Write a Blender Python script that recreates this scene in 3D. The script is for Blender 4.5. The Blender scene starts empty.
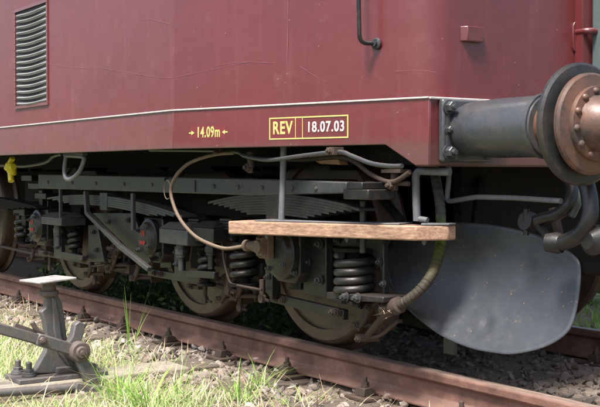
import bpy, bmesh, math, random
import numpy as np
from mathutils import Vector, Matrix, noise
sc = bpy.context.scene
R_ = math.radians

# ---------------------------------------------------------------- camera, sky, sun, exposure
F_PX = 1100.0; HOR = 172.5; VPX = -447.0; CAMD = 3.08; CAMH = 0.83
pit = math.atan((203.5 - HOR) / F_PX)
yaw = math.atan((300 - VPX) / F_PX * math.cos(pit))
CF = Vector((-math.cos(yaw) * math.cos(pit), math.sin(yaw) * math.cos(pit), -math.sin(pit)))
CR = Vector((math.sin(yaw), math.cos(yaw), 0)); CU = CR.cross(CF)
CP = Vector((0, -CAMD, CAMH))
cam = bpy.data.cameras.new('camera'); co = bpy.data.objects.new('camera', cam); sc.collection.objects.link(co)
co.location = CP; co.rotation_euler = CF.to_track_quat('-Z', 'Y').to_euler()
cam.sensor_width = 36; cam.lens = 36 * F_PX / 600; cam.clip_start = .05; cam.clip_end = 2000
sc.camera = co

SUN_EL = R_(60); SUN_AZ = R_(296)            # direction the sun stands in, measured from +X towards +Y
w = bpy.data.worlds.new('World'); sc.world = w; w.use_nodes = True
nt = w.node_tree; nt.nodes.clear()
sky = nt.nodes.new('ShaderNodeTexSky'); sky.sky_type = 'NISHITA'; sky.sun_disc = False
sky.sun_elevation = SUN_EL; sky.sun_rotation = R_(90) - SUN_AZ
sky.air_density = 1.0; sky.dust_density = 4.0; sky.ozone_density = .6
bg = nt.nodes.new('ShaderNodeBackground'); bg.inputs[1].default_value = .13
wo = nt.nodes.new('ShaderNodeOutputWorld'); nt.links.new(sky.outputs[0], bg.inputs[0]); nt.links.new(bg.outputs[0], wo.inputs[0])
sl = bpy.data.lights.new('sun', 'SUN'); sl.energy = 4.8; sl.angle = R_(13); sl.color = (1, .96, .9)
so = bpy.data.objects.new('sun', sl); sc.collection.objects.link(so)
sd = Vector((math.cos(SUN_AZ) * math.cos(SUN_EL), math.sin(SUN_AZ) * math.cos(SUN_EL), math.sin(SUN_EL)))
so.rotation_euler = (-sd).to_track_quat('-Z', 'Y').to_euler(); so.location = sd * 30
sc.view_settings.view_transform = 'Standard'; sc.view_settings.look = 'None'
sc.view_settings.exposure = 1.0; sc.view_settings.gamma = 1; sc.view_settings.use_curve_mapping = False
sc.cycles.max_bounces = 6; sc.cycles.use_denoising = True

def ray(u, v): return CF + CR * ((u - 300) / F_PX) - CU * ((v - 203.5) / F_PX)
def at(u, v, Y):                              # survey point of the photograph on the plane y = Y
    d = ray(u, v); t = (Y - CP.y) / d.y; return CP + d * t
def atn(u, v, p0, n):
    d = ray(u, v); t = (p0 - CP).dot(n) / d.dot(n); return CP + d * t
def atx(u, v, X):
    d = ray(u, v); t = (X - CP.x) / d.x; return CP + d * t

# ---------------------------------------------------------------- materials
def newmat(name):
    m = bpy.data.materials.new(name); m.use_nodes = True
    return m, m.node_tree, m.node_tree.nodes['Principled BSDF']
def N(nt, t, **k):
    n = nt.nodes.new(t)
    for a, b in k.items():
        if a in n.inputs: n.inputs[a].default_value = b
        else: setattr(n, a, b)
    return n
def coords(nt, scale=(1, 1, 1)):
    tc = N(nt, 'ShaderNodeTexCoord'); mp = N(nt, 'ShaderNodeMapping'); mp.inputs['Scale'].default_value = scale
    nt.links.new(tc.outputs['Object'], mp.inputs[0]); return mp.outputs[0]
def noi(nt, vec, scale, detail=4, rough=.6):
    n = N(nt, 'ShaderNodeTexNoise'); n.inputs['Scale'].default_value = scale; n.inputs['Detail'].default_value = detail
    n.inputs['Roughness'].default_value = rough; nt.links.new(vec, n.inputs['Vector']); return n.outputs[0]
def ramp(nt, fac, stops):
    r = N(nt, 'ShaderNodeValToRGB'); e = r.color_ramp.elements
    while len(e) < len(stops): e.new(.5)
    for i, (p, c) in enumerate(stops):
        e[i].position = p; e[i].color = (*c, 1) if len(c) == 3 else c
    nt.links.new(fac, r.inputs[0]); return r.outputs[0]
def fr(nt, fac, a, b, lo=0., hi=1.):
    m = N(nt, 'ShaderNodeMapRange'); nt.links.new(fac, m.inputs[0])
    for i, x in enumerate((a, b, lo, hi)): m.inputs[i + 1].default_value = x
    return m.outputs[0]
def mix(nt, fac, a, b, mode='MIX'):
    m = N(nt, 'ShaderNodeMix', data_type='RGBA', blend_type=mode)
    for s, x in ((0, fac), (6, a), (7, b)):
        if hasattr(x, 'links'): nt.links.new(x, m.inputs[s])
        else: m.inputs[s].default_value = x if s == 0 else (*x, 1)
    return m.outputs[2]
def math_(nt, op, a, b=0.):
    m = N(nt, 'ShaderNodeMath', operation=op)
    for s, x in ((0, a), (1, b)):
        if hasattr(x, 'links'): nt.links.new(x, m.inputs[s])
        else: m.inputs[s].default_value = x
    return m.outputs[0]
def bump(nt, b, h, strength=.3, dist=.01, prev=None):
    n = N(nt, 'ShaderNodeBump'); n.inputs['Strength'].default_value = strength; n.inputs['Distance'].default_value = dist
    nt.links.new(h, n.inputs['Height'])
    if prev: nt.links.new(prev, n.inputs['Normal'])
    nt.links.new(n.outputs[0], b.inputs['Normal']); return n.outputs[0]
def topdust(nt):                              # dust lies on faces that look upwards
    g = N(nt, 'ShaderNodeNewGeometry'); s = N(nt, 'ShaderNodeSeparateXYZ'); nt.links.new(g.outputs['Normal'], s.inputs[0])
    return fr(nt, s.outputs[2], .25, .95)

def metal(name, base, dust, rough=.5, metallic=0., nscale=14, dustamt=.5, topamt=.7, b=.35, spec=.5, lo=.45, hi=.72, grime=.6, rustamt=.35):
    m, nt, p = newmat(name)
    v = coords(nt)
    n1 = noi(nt, v, nscale, 8, .7); n2 = noi(nt, v, nscale * 6, 3); n3 = noi(nt, v, 3, 3)
    f = math_(nt, 'MULTIPLY', fr(nt, n1, lo, hi), dustamt)
    t = math_(nt, 'MULTIPLY', topdust(nt), math_(nt, 'MULTIPLY', fr(nt, n2, .2, .6), topamt))
    f = math_(nt, 'MAXIMUM', f, t)
    c = mix(nt, f, base, dust)
    c = mix(nt, fr(nt, n3, .35, .7, 0, .45), c, tuple(x * .5 for x in base))
    gr = noi(nt, coords(nt, (30, 30, 11)), 2.3, 6, .75)                  # greasy runs and grit
    c = mix(nt, fr(nt, gr, .52, .72, 0, grime), c, tuple(x * .3 for x in base))
    rs = noi(nt, v, 33, 5, .7); c = mix(nt, fr(nt, rs, .62, .75, 0, rustamt), c, (.12, .05, .022))
    nt.links.new(c, p.inputs['Base Color'])
    nt.links.new(fr(nt, f, 0, 1, rough, min(1, rough + .35)), p.inputs['Roughness'])
    p.inputs['Metallic'].default_value = metallic; p.inputs['Specular IOR Level'].default_value = spec
    bump(nt, p, math_(nt, 'ADD', n1, math_(nt, 'MULTIPLY', n2, .5)), b, .004)
    return m

def red_paint(name, base, wear=1., seam_x=None):
    # the sheets behind the seam (x < seam_x) are mixed paler, imitating grazing sky glare
    m, nt, p = newmat(name)
    v = coords(nt); vs = coords(nt, (9, 9, .5)); vh = coords(nt, (.5, .5, 6))
    big = noi(nt, v, 1.6, 4); mid = noi(nt, v, 9, 6, .7); fine = noi(nt, v, 120, 3); st = noi(nt, vs, 2.2, 5, .65)
    chalk = tuple(min(1, x * 1.1 + .05) for x in base); dark = tuple(x * .7 for x in base)
    c = mix(nt, fr(nt, big, .35, .7, 0, .55), base, dark)
    c = mix(nt, math_(nt, 'MULTIPLY', fr(nt, st, .55, .85), .32 * wear), c, chalk)
    c = mix(nt, math_(nt, 'MULTIPLY', fr(nt, mid, .6, .85), .2 * wear), c, (.30, .17, .16))
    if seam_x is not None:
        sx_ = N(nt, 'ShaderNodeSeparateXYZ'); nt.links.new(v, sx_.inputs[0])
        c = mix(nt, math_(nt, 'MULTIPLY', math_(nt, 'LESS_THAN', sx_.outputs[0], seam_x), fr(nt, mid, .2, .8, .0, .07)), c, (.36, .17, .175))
    # brake dust and oil film caught along the bottom edge of the skirt
    sz = N(nt, 'ShaderNodeSeparateXYZ'); nt.links.new(v, sz.inputs[0]); dn = noi(nt, coords(nt, (7, 7, 2)), 2.5, 6, .7)
    edge = fr(nt, math_(nt, 'ADD', sz.outputs[2], math_(nt, 'MULTIPLY', dn, -.09)), .885, .93, .55, 0)
    c = mix(nt, edge, c, (.07, .04, .035))
    c = mix(nt, fr(nt, noi(nt, coords(nt, (14, 14, 1.1)), 1.6, 6, .7), .56, .8, 0, .35), c, tuple(x * .45 for x in base))
    # small pale chips and dirt specks
    vo = N(nt, 'ShaderNodeTexVoronoi'); vo.inputs['Scale'].default_value = 22; nt.links.new(v, vo.inputs[0])
    chips = math_(nt, 'MULTIPLY', math_(nt, 'LESS_THAN', vo.outputs[0], .05), math_(nt, 'GREATER_THAN', mid, .5))
    c = mix(nt, math_(nt, 'MULTIPLY', chips, .5), c, (.42, .33, .29))
    nt.links.new(c, p.inputs['Base Color'])
    nt.links.new(fr(nt, mid, .3, .75, .27, .5), p.inputs['Roughness'])
    p.inputs['Sheen Weight'].default_value = .05; p.inputs['Sheen Roughness'].default_value = .45; p.inputs['Coat Weight'].default_value = .6; p.inputs['Coat IOR'].default_value = 1.6; p.inputs['Coat Roughness'].default_value = .25
    h = math_(nt, 'ADD', big, math_(nt, 'MULTIPLY', mid, .06))
    b1 = bump(nt, p, h, .4, .035)
    bump(nt, p, math_(nt, 'ADD', fine, math_(nt, 'MULTIPLY', chips, -.6)), .08, .002, b1)
    return m

def flat(name, base, rough=.6, nscale=30, var=.25, metallic=0., bmp=.1):
    m, nt, p = newmat(name); v = coords(nt); n = noi(nt, v, nscale, 5)
    c = mix(nt, fr(nt, n, .3, .75), base, tuple(x * (1 - var) for x in base))
    nt.links.new(c, p.inputs['Base Color']); p.inputs['Roughness'].default_value = rough; p.inputs['Metallic'].default_value = metallic
    bump(nt, p, n, bmp, .003); return m

M = {}
RED = (.108, .0120, .0145)
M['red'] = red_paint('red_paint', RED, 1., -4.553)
M['red2'] = red_paint('red_paint_nose', tuple(x * .86 for x in RED), .8)
M['black'] = metal('black_steel', (.010, .0105, .011), (.055, .040, .029), .36, dustamt=.35, topamt=.6)
M['grey'] = metal('grey_steel', (.032, .035, .040), (.095, .080, .064), .36, dustamt=.45)
M['pipegrey'] = metal('bare_grey_pipe', (.11, .12, .135), (.16, .14, .12), .42, dustamt=.3)
M['frame'] = metal('frame_steel', (.008, .0075, .007), (.028, .02, .015), .75, topamt=.25, spec=.15, dustamt=.5)
M['bufgrey'] = metal('buffer_steel', (.048, .053, .060), (.12, .10, .085), .27, nscale=9, dustamt=.4, topamt=.1, b=.15, spec=.6)
M['bufblack'] = metal('buffer_disc_steel', (.016, .019, .020), (.085, .05, .032), .36, nscale=11, dustamt=.45, topamt=.2, b=.25)
M['rustbuf'] = metal('buffer_rust', (.115, .056, .036), (.032, .027, .025), .42, nscale=8, dustamt=.9, topamt=.1, b=.35, lo=.45, hi=.62)
M['tyre'] = metal('wheel_tyre_steel', (.065, .038, .027), (.025, .018, .014), .38, nscale=10, topamt=.1, b=.3)
M['wheel'] = metal('wheel_web_steel', (.022, .010, .006), (.009, .006, .005), .55, nscale=10, topamt=.2)
M['rustyrod'] = metal('rusty_rod', (.045, .03, .023), (.10, .058, .038), .65, nscale=20)
M['green'] = flat('green_grey_paint', (.085, .115, .115), .4)
M['yellow'] = flat('yellow_paint', (.60, .48, .02), .4)
M['textyellow'] = flat('faded_yellow_paint', (.55, .46, .15), .6, 60, .3)
M['textwhite'] = flat('white_paint', (.6, .57, .55), .6, 60, .2)
M['patch'] = flat('faded_red_paint', (.135, .020, .024), .5, 40, .2)
M['redtext'] = flat('red_marking', (.40, .035, .02), .6, 200, .4)
M['plate_white'] = flat('white_enamel', (.42, .40, .39), .5, 14, .6)
M['tan'] = flat('tan_scrap', (.35, .19, .10), .7)
M['leverm'] = metal('lever_iron', (.09, .09, .093), (.18, .125, .09), .45, nscale=16, dustamt=.55, topamt=.5)
M['rusthub'] = metal('hub_rust', (.11, .08, .068), (.09, .085, .085), .55, nscale=22, dustamt=.7)
M['louv'] = metal('louvre_metal', (.21, .22, .23), (.17, .155, .15), .4, nscale=12, dustamt=.3, topamt=.3, b=.1)
M['ventdark'] = flat('vent_interior', (.012, .012, .014), .8)
M['weld'] = flat('white_weld_paint', (.48, .42, .41), .55, 25, .35)

def mat_rail():
    m, nt, p = newmat('rusty_rail_steel'); v = coords(nt); vs = coords(nt, (1.2, 1, 14))
    a = noi(nt, v, 7, 8, .7); f = noi(nt, v, 60, 4); s = noi(nt, vs, 4, 4)
    c = ramp(nt, a, [(.3, (.065, .032, .024)), (.5, (.14, .070, .053)), (.72, (.23, .13, .10))])
    c = mix(nt, fr(nt, s, .5, .75, 0, .5), c, (.07, .037, .03))
    c = mix(nt, math_(nt, 'MULTIPLY', topdust(nt), .5), c, (.17, .105, .08))
    nt.links.new(c, p.inputs['Base Color']); nt.links.new(fr(nt, f, .3, .7, .5, .8), p.inputs['Roughness'])
    bump(nt, p, math_(nt, 'ADD', a, f), .4, .003); return m
M['rail'] = mat_rail()
def mat_tread():
    m, nt, p = newmat('rail_running_surface'); v = coords(nt, (1, 8, 8)); a = noi(nt, v, 8, 6, .7)
    c = ramp(nt, a, [(.35, (.18, .12, .10)), (.65, (.38, .28, .23))])
    nt.links.new(c, p.inputs['Base Color']); p.inputs['Roughness'].default_value = .42; p.inputs['Metallic'].default_value = .3
    bump(nt, p, a, .2, .002); return m
M['tread'] = mat_tread()
def mat_wood(name, c1, c2, axis=(1, 14, 14), scale=5, rough=.7):
    m, nt, p = newmat(name); v = coords(nt, axis); a = noi(nt, v, scale, 8, .7); f = noi(nt, v, scale * 7, 3); g = noi(nt, coords(nt), 6, 4)
    c = ramp(nt, a, [(.3, c1), (.7, c2)]); c = mix(nt, fr(nt, g, .5, .75, 0, .45), c, tuple(x * .55 for x in c1))
    nt.links.new(c, p.inputs['Base Color']); p.inputs['Roughness'].default_value = rough
    bump(nt, p, math_(nt, 'ADD', a, f), .35, .003); return m
M['board'] = mat_wood('pale_plank', (.13, .07, .042), (.46, .29, .195), (1.0, 40, 60), 2.2)
M['timber'] = mat_wood('weathered_timber', (.15, .125, .095), (.36, .32, .26), (14, 1, 14), 4, .9)
M['sleeper'] = mat_wood('dark_sleeper_timber', (.06, .045, .035), (.14, .11, .085), (14, 1, 14), 4, .9)

def mat_dish():
    m, nt, p = newmat('dark_sheet_metal'); v = coords(nt); a = noi(nt, v, 3.5, 5); f = noi(nt, v, 30, 6, .7); g = noi(nt, v, 160, 3)
    c = mix(nt, fr(nt, a, .35, .7), (.056, .062, .072), (.080, .088, .098))
    c = mix(nt, fr(nt, f, .60, .78, 0, .6), c, (.20, .16, .12))
    rs = noi(nt, coords(nt, (3, 3, 9)), 3, 8, .75); c = mix(nt, fr(nt, rs, .58, .78, 0, .35), c, (.13, .095, .065))
    vo = N(nt, 'ShaderNodeTexVoronoi'); vo.inputs['Scale'].default_value = 26; nt.links.new(v, vo.inputs[0])
    c = mix(nt, math_(nt, 'MULTIPLY', math_(nt, 'LESS_THAN', vo.outputs[0], .09), math_(nt, 'GREATER_THAN', f, .52)), c, (.24, .15, .09))
    nt.links.new(c, p.inputs['Base Color']); p.inputs['Metallic'].default_value = .5
    nt.links.new(fr(nt, f, .3, .75, .33, .48), p.inputs['Roughness'])
    bump(nt, p, math_(nt, 'ADD', f, g), .05, .002); return m
M['dish'] = mat_dish()
def mat_island(name, stops, rough=.85, bmp=None, trans=0., nsc=0):
    m, nt, p = newmat(name); g = N(nt, 'ShaderNodeNewGeometry')
    c = ramp(nt, g.outputs['Random Per Island'], stops)
    if nsc:
        n = noi(nt, coords(nt), nsc, 5); c = mix(nt, fr(nt, n, .35, .7, 0, .55), c, (.16, .12, .09))
        bump(nt, p, n, .5, .006)
    nt.links.new(c, p.inputs['Base Color']); p.inputs['Roughness'].default_value = rough
    if trans:
        tr = N(nt, 'ShaderNodeBsdfTranslucent'); nt.links.new(c, tr.inputs[0]); mx = N(nt, 'ShaderNodeMixShader'); mx.inputs[0].default_value = trans
        out = nt.nodes['Material Output']; nt.links.new(p.outputs[0], mx.inputs[1]); nt.links.new(tr.outputs[0], mx.inputs[2]); nt.links.new(mx.outputs[0], out.inputs[0])
    return m
M['stone'] = mat_island('ballast_stone', [(0, (.09, .075, .065)), (.2, (.30, .24, .20)), (.4, (.15, .135, .125)), (.6, (.46, .41, .37)), (.75, (.11, .09, .08)), (1, (.28, .21, .17))], .85, nsc=45)
M['stonedark'] = mat_island('dark_stone', [(0, (.05, .042, .036)), (.5, (.10, .085, .075)), (1, (.16, .13, .11))], .85, nsc=45)  # darker grey-brown stone tones, used beneath the locomotive
M['grass'] = mat_island('grass_blades', [(0, (.20, .32, .09)), (.35, (.34, .47, .16)), (.65, (.48, .57, .26)), (.85, (.58, .60, .34)), (1, (.70, .64, .46))], .6, trans=.35)
M['tallgrass'] = mat_island('tall_grass_blades', [(0, (.13, .30, .04)), (.6, (.25, .44, .08)), (1, (.42, .52, .16))], .5, trans=.35)
M['straw'] = mat_island('dry_straw', [(0, (.34, .25, .15)), (.5, (.52, .42, .28)), (1, (.22, .14, .08))], .8)
M['leaves'] = mat_island('undergrowth_leaves', [(0, (.03, .075, .015)), (.6, (.06, .13, .03)), (1, (.12, .2, .05))], .55, trans=.25)
def mat_ground():
    m, nt, p = newmat('ground_soil'); v = coords(nt); a = noi(nt, v, 1.3, 6); f = noi(nt, v, 35, 6, .7)
    c = ramp(nt, f, [(.3, (.085, .062, .048)), (.55, (.20, .155, .12)), (.75, (.36, .30, .25))])
    sy = N(nt, 'ShaderNodeSeparateXYZ'); nt.links.new(v, sy.inputs[0])
    c = mix(nt, math_(nt, 'MULTIPLY', fr(nt, a, .4, .65), fr(nt, sy.outputs[1], -.4, -.8)), c, (.13, .15, .06))
    s_ = N(nt, 'ShaderNodeSeparateXYZ'); nt.links.new(v, s_.inputs[0])   # ground away from the track, darkened to cut bounce light under the locomotive
    far = math_(nt, 'MAXIMUM', fr(nt, s_.outputs[1], -1.9, -2.9), fr(nt, s_.outputs[1], 3.0, 3.6))
    c = mix(nt, far, c, (.035, .055, .02))
    nt.links.new(c, p.inputs['Base Color']); p.inputs['Roughness'].default_value = .95; bump(nt, p, f, .6, .02); return m
M['ground'] = mat_ground()
def mat_hose():
    m, nt, p = newmat('mossy_wrapped_hose'); v = coords(nt)
    s = N(nt, 'ShaderNodeSeparateXYZ'); nt.links.new(v, s.inputs[0]); n = noi(nt, v, 25, 5)
    z = math_(nt, 'ADD', s.outputs[2], math_(nt, 'MULTIPLY', math_(nt, 'SUBTRACT', n, .5), .06))
    c = ramp(nt, fr(nt, z, .30, .72), [(0, (.035, .028, .02)), (.22, (.030, .022, .012)), (.42, (.05, .048, .010)), (.60, (.12, .17, .015)), (.76, (.11, .19, .02)), (.86, (.08, .085, .08)), (1, (.09, .095, .10))])
    c = mix(nt, fr(nt, n, .45, .7, 0, .75), c, (.022, .018, .01))
    nt.links.new(c, p.inputs['Base Color']); p.inputs['Roughness'].default_value = .75; bump(nt, p, n, .4, .004); return m
M['hose'] = mat_hose()
M['brownhose'] = metal('brown_hose', (.12, .078, .05), (.22, .17, .13), .6, nscale=25, dustamt=.6)

# ---------------------------------------------------------------- mesh helpers
col = sc.collection
def wloc(o):
    p = Vector((0, 0, 0))
    while o: p += o.location; o = o.parent
    return p
class MB:
    def __init__(s): s.v = []; s.f = []; s.mi = []; s.cur = 0; s.g = []
    def nx(s): s.g.append((len(s.v), len(s.f))); return s          # the next shapes are a piece of their own
    def add(s, vs, fs):
        b = len(s.v); s.v += [tuple(x) for x in vs]; s.f += [tuple(i + b for i in f) for f in fs]; s.mi += [s.cur] * len(fs); return s
    def box(s, c, d, rot=None):
        c = Vector(c); h = Vector(d) / 2; vs = []
        for x in (-1, 1):
            for y in (-1, 1):
                for z in (-1, 1):
                    q = Vector((x * h.x, y * h.y, z * h.z))
                    if rot is not None: q = rot @ q
                    vs.append(c + q)
        return s.add(vs, [(0, 1, 3, 2), (4, 6, 7, 5), (0, 4, 5, 1), (2, 3, 7, 6), (0, 2, 6, 4), (1, 5, 7, 3)])
    def bb(s, a, b):
        a = Vector(a); b = Vector(b); d = b - a
        return s.box((a + b) / 2, (abs(d.x), abs(d.y), abs(d.z)))
    def prism(s, pts, vec):                    # planar polygon swept along vec
        vec = Vector(vec); P = [Vector(p) for p in pts]; n = len(P)
        nn = Vector((0, 0, 0))
        for i in range(n): nn += P[i].cross(P[(i + 1) % n])
        if nn.dot(vec) > 0: P.reverse()
        vs = P + [p + vec for p in P]
        return s.add(vs, [tuple(range(n)), tuple(reversed(range(n, 2 * n)))] + [(i, i + n, (i + 1) % n + n, (i + 1) % n) for i in range(n)])
    def bar(s, a, b, wd, ht, up=(0, 1, 0)):    # rectangular bar from a to b; wd along 'up', ht across
        a = Vector(a); b = Vector(b); t = (b - a).normalized(); u = Vector(up); u = (u - t * u.dot(t)).normalized(); q = t.cross(u)
        P = [a + u * (wd / 2 * i) + q * (ht / 2 * j) for i, j in ((-1, -1), (1, -1), (1, 1), (-1, 1))]
        return s.prism(P, b - a)
    def tube(s, pts, r, n=10, cap=True):
        P = [Vector(p) for p in pts]; m = len(P); rr = r if isinstance(r, (list, tuple)) else [r] * m
        T = [(P[min(i + 1, m - 1)] - P[max(i - 1, 0)]).normalized() for i in range(m)]
        u = T[0].orthogonal().normalized(); vs = []
        for i in range(m):
            u = (u - T[i] * u.dot(T[i])).normalized(); q = T[i].cross(u)
            for k in range(n):
                a = 2 * math.pi * k / n; vs.append(P[i] + (u * math.cos(a) + q * math.sin(a)) * rr[i])
        fs = [(i * n + k, i * n + (k + 1) % n, (i + 1) * n + (k + 1) % n, (i + 1) * n + k) for i in range(m - 1) for k in range(n)]
        if cap: fs += [tuple(reversed(range(n))), tuple(range((m - 1) * n, m * n))]
        return s.add(vs, fs)
    def lathe(s, prof, o, axis, n=40):         # prof [(r, t)] around axis through o
        o = Vector(o); a = Vector(axis).normalized(); u = a.orthogonal().normalized(); q = a.cross(u); vs = []; m = len(prof)
        for r, t in prof:
            r = max(r, 1e-5)
            for k in range(n):
                g = 2 * math.pi * k / n; vs.append(o + a * t + (u * math.cos(g) + q * math.sin(g)) * r)
        fs = [(i * n + k, i * n + (k + 1) % n, (i + 1) * n + (k + 1) % n, (i + 1) * n + k) for i in range(m - 1) for k in range(n)]
        fs += [tuple(reversed(range(n))), tuple(range((m - 1) * n, m * n))]
        return s.add(vs, fs)
    def cyl(s, a, b, r, n=20):
        a = Vector(a); b = Vector(b); return s.lathe([(r, 0), (r, (b - a).length)], a, b - a, n)
    def bolt(s, p, axis, r=.014, h=.014, stud=True):
        p = Vector(p); a = Vector(axis).normalized()
        s.lathe([(r * 1.35, 0), (r * 1.35, h * .25)], p, a, 14); s.lathe([(r, h * .2), (r, h), (r * .85, h * 1.12)], p, a, 6)
        if stud: s.lathe([(r * .5, h), (r * .5, h * 1.7)], p, a, 8)
        return s
    def build(s, name, mat, parent=None, bevel=0, smooth=35, ms=None):
        me = bpy.data.meshes.new(name); me.from_pydata(s.v, [], s.f)
        for m in (mat if isinstance(mat, list) else [mat]): me.materials.append(M[m])
        if isinstance(mat, list): me.polygons.foreach_set('material_index', s.mi)
        me.polygons.foreach_set('use_smooth', [True] * len(me.polygons)); me.set_sharp_from_angle(angle=R_(smooth)); me.update()
        o = bpy.data.objects.new(name, me); col.objects.link(o)
        if parent: o.location = -wloc(parent); o.parent = parent
        if bevel:
            b = o.modifiers.new('bevel', 'BEVEL'); b.width = bevel; b.segments = 2; b.limit_method = 'ANGLE'; b.angle_limit = R_(40)
        return o
def each(m, name, mat, parent, bevel=0, **k):   # every piece marked with nx() becomes one object
    e = m.g + [(len(m.v), len(m.f))]; out = []
    for (v0, f0), (v1, f1) in zip(e, e[1:]):
        q = MB(); q.v = m.v[v0:v1]; q.f = [tuple(i - v0 for i in f) for f in m.f[f0:f1]]; q.mi = [0] * (f1 - f0)
        if q.v: out.append(q.build(name, mat, parent, bevel, **k))
    return out
def crv(pts, k=8):                             # smooth path through points
    P = [Vector(p) for p in pts]; out = []
    for i in range(len(P) - 1):
        a, b, c, d = P[max(i - 1, 0)], P[i], P[i + 1], P[min(i + 2, len(P) - 1)]
        for j in range(k):
            t = j / k; out.append(.5 * ((2 * b) + (c - a) * t + (2 * a - 5 * b + 4 * c - d) * t * t + (3 * b - a - 3 * c + d) * t ** 3))
    return out + [P[-1]]
def bend(pts, r=.03, k=5):                     # polyline with rounded corners
    P = [Vector(p) for p in pts]; out = [P[0]]
    for i in range(1, len(P) - 1):
        a = (P[i - 1] - P[i]); b = (P[i + 1] - P[i]); rr = min(r, a.length * .45, b.length * .45); a = P[i] + a.normalized() * rr; b = P[i] + b.normalized() * rr
        for j in range(k + 1):
            t = j / k; out.append(a * (1 - t) ** 2 + P[i] * 2 * t * (1 - t) + b * t * t)
    return out + [P[-1]]
def tag(o, label=None, cat=None, group=None, kind=None):
    if label: o['label'] = label
    if cat: o['category'] = cat
    if group: o['group'] = group
    if kind: o['kind'] = kind
    return o
def empty(name, loc):
    o = bpy.data.objects.new(name, None); col.objects.link(o); o.location = loc; o.empty_display_size = .2; return o
def text(name, s, size, mat, parent, p, xd, nrm, align='CENTER', sx=1., off=.0015, bold=0.):
    c = bpy.data.curves.new(name, 'FONT'); c.body = s; c.size = size; c.align_x = align; c.align_y = 'CENTER'; c.space_character = 1.12; c.extrude = .0006; c.offset = bold
    t = bpy.data.objects.new(name, c); col.objects.link(t); dg = bpy.context.evaluated_depsgraph_get(); dg.update()
    me = bpy.data.meshes.new_from_object(t.evaluated_get(dg)); bpy.data.objects.remove(t)
    xd = Vector(xd).normalized(); nrm = Vector(nrm).normalized(); yd = nrm.cross(xd)
    Mx = Matrix((xd * sx, yd, nrm)).transposed().to_4x4(); Mx.translation = Vector(p) + nrm * off
    me.transform(Mx); me.materials.clear(); me.materials.append(M[mat])
    o = bpy.data.objects.new(name, me); col.objects.link(o); o.location = -wloc(parent); o.parent = parent; return o

# ---------------------------------------------------------------- ground
YC = .7175                                     # track centre line (gauge face of the near rail is y = 0)
GZ = -.185
def gh(x, y):
    h = GZ + .018 * noise.noise(Vector((x * 1.7, y * 1.7, 0))) + .008 * noise.noise(Vector((x * 6, y * 6, 3)))
    if -.1 < y < 1.55: h += .02
    h -= .05 * max(0, min(1, (-y - .5) / 1.2))
    return h
def ground():
    def ax(c, r, n):
        t = np.linspace(-1, 1, n); return c + r * t + (300 - r) * np.sign(t) * np.abs(t) ** 9
    xs = ax(-4.5, 5.5, 221); ys = ax(0, 4, 161); V = [(x, y, gh(x, y)) for x in xs for y in ys]; m = len(ys)
    F = [(i * m + j, (i + 1) * m + j, (i + 1) * m + j + 1, i * m + j + 1) for i in range(len(xs) - 1) for j in range(m - 1)]
    b = MB(); b.add(V, F); o = b.build('ground', 'ground', smooth=180); tag(o, 'stony soil and ballast bed around the track', None, None, 'structure')
ground()
def bulk(name, V, F, mat, label, smooth=True, cat=None):
    me = bpy.data.meshes.new(name); nv = len(V); k = F.shape[1]
    me.vertices.add(nv); me.vertices.foreach_set('co', V.ravel()); me.loops.add(F.size); me.loops.foreach_set('vertex_index', F.ravel())
    me.polygons.add(len(F)); me.polygons.foreach_set('loop_start', np.arange(0, F.size, k)); me.polygons.foreach_set('loop_total', np.full(len(F), k))
    me.polygons.foreach_set('use_smooth', np.full(len(F), smooth)); me.update(calc_edges=True); me.validate(); me.materials.append(M[mat])
    o = bpy.data.objects.new(name, me); col.objects.link(o); tag(o, label, cat, None, 'stuff'); return o
rng = np.random.default_rng(5)
def stone_protos(n=14, sub=1):
    out = []
    for i in range(n):
        bm = bmesh.new(); bmesh.ops.create_icosphere(bm, subdivisions=sub + 1, radius=1)
        P = np.array([v.co for v in bm.verts]); F = np.array([[v.index for v in f.verts] for f in bm.faces]); bm.free()
        for k in range(11):                    # cut flat facets
            d = rng.normal(size=3); d /= np.linalg.norm(d); c = rng.uniform(.5, .85); e = P @ d - c; P = P - np.outer(np.maximum(e, 0) * .95, d)
        P *= rng.uniform(.7, 1.15, 3) * np.array([1, 1, .75]); out.append((P, F))
    return out
PRO = stone_protos()
def scatter(name, pts, sizes, mat, label):
    Vs = []; Fs = []; b = 0
    for (x, y), s in zip(pts, sizes):
        P, F = PRO[rng.integers(len(PRO))]
        q = rng.normal(size=4); q /= np.linalg.norm(q); a, bb, c, d = q
        Rm = np.array([[1 - 2 * (c * c + d * d), 2 * (bb * c - d * a), 2 * (bb * d + c * a)], [2 * (bb * c + d * a), 1 - 2 * (bb * bb + d * d), 2 * (c * d - bb * a)], [2 * (bb * d - c * a), 2 * (c * d + bb * a), 1 - 2 * (bb * bb + c * c)]])
        Rm = np.eye(3) * .35 + Rm * .65
        V = (P * s) @ Rm.T + np.array([x, y, gh(x, y) + s * rng.uniform(-.1, .5)]); Vs.append(V); Fs.append(F + b); b += len(V)
    return bulk(name, np.vstack(Vs), np.vstack(Fs), mat, label, smooth=False)
def rpts(n, x0, x1, y0, y1): return np.column_stack([rng.uniform(x0, x1, n), rng.uniform(y0, y1, n)])
def keep(pts, f): return np.array([p for p in pts if f(*p)])
p1 = keep(rpts(5200, -9, -2.2, -1.25, -.06), lambda x, y: rng.random() < (1 if y > -.42 else max(.12, 1 - (-y - .42) * 1.5)))
scatter('ballast', p1, rng.uniform(.012, .040, len(p1)) * (1 + .25 * (rng.random(len(p1)) < .12)), 'stone', 'grey and brown ballast stones along the near rail')
p2 = np.vstack([rpts(3600, -9, -1.6, 0.02, 1.6), rpts(1200, -12, -1, 1.6, 2.5)])
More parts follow.
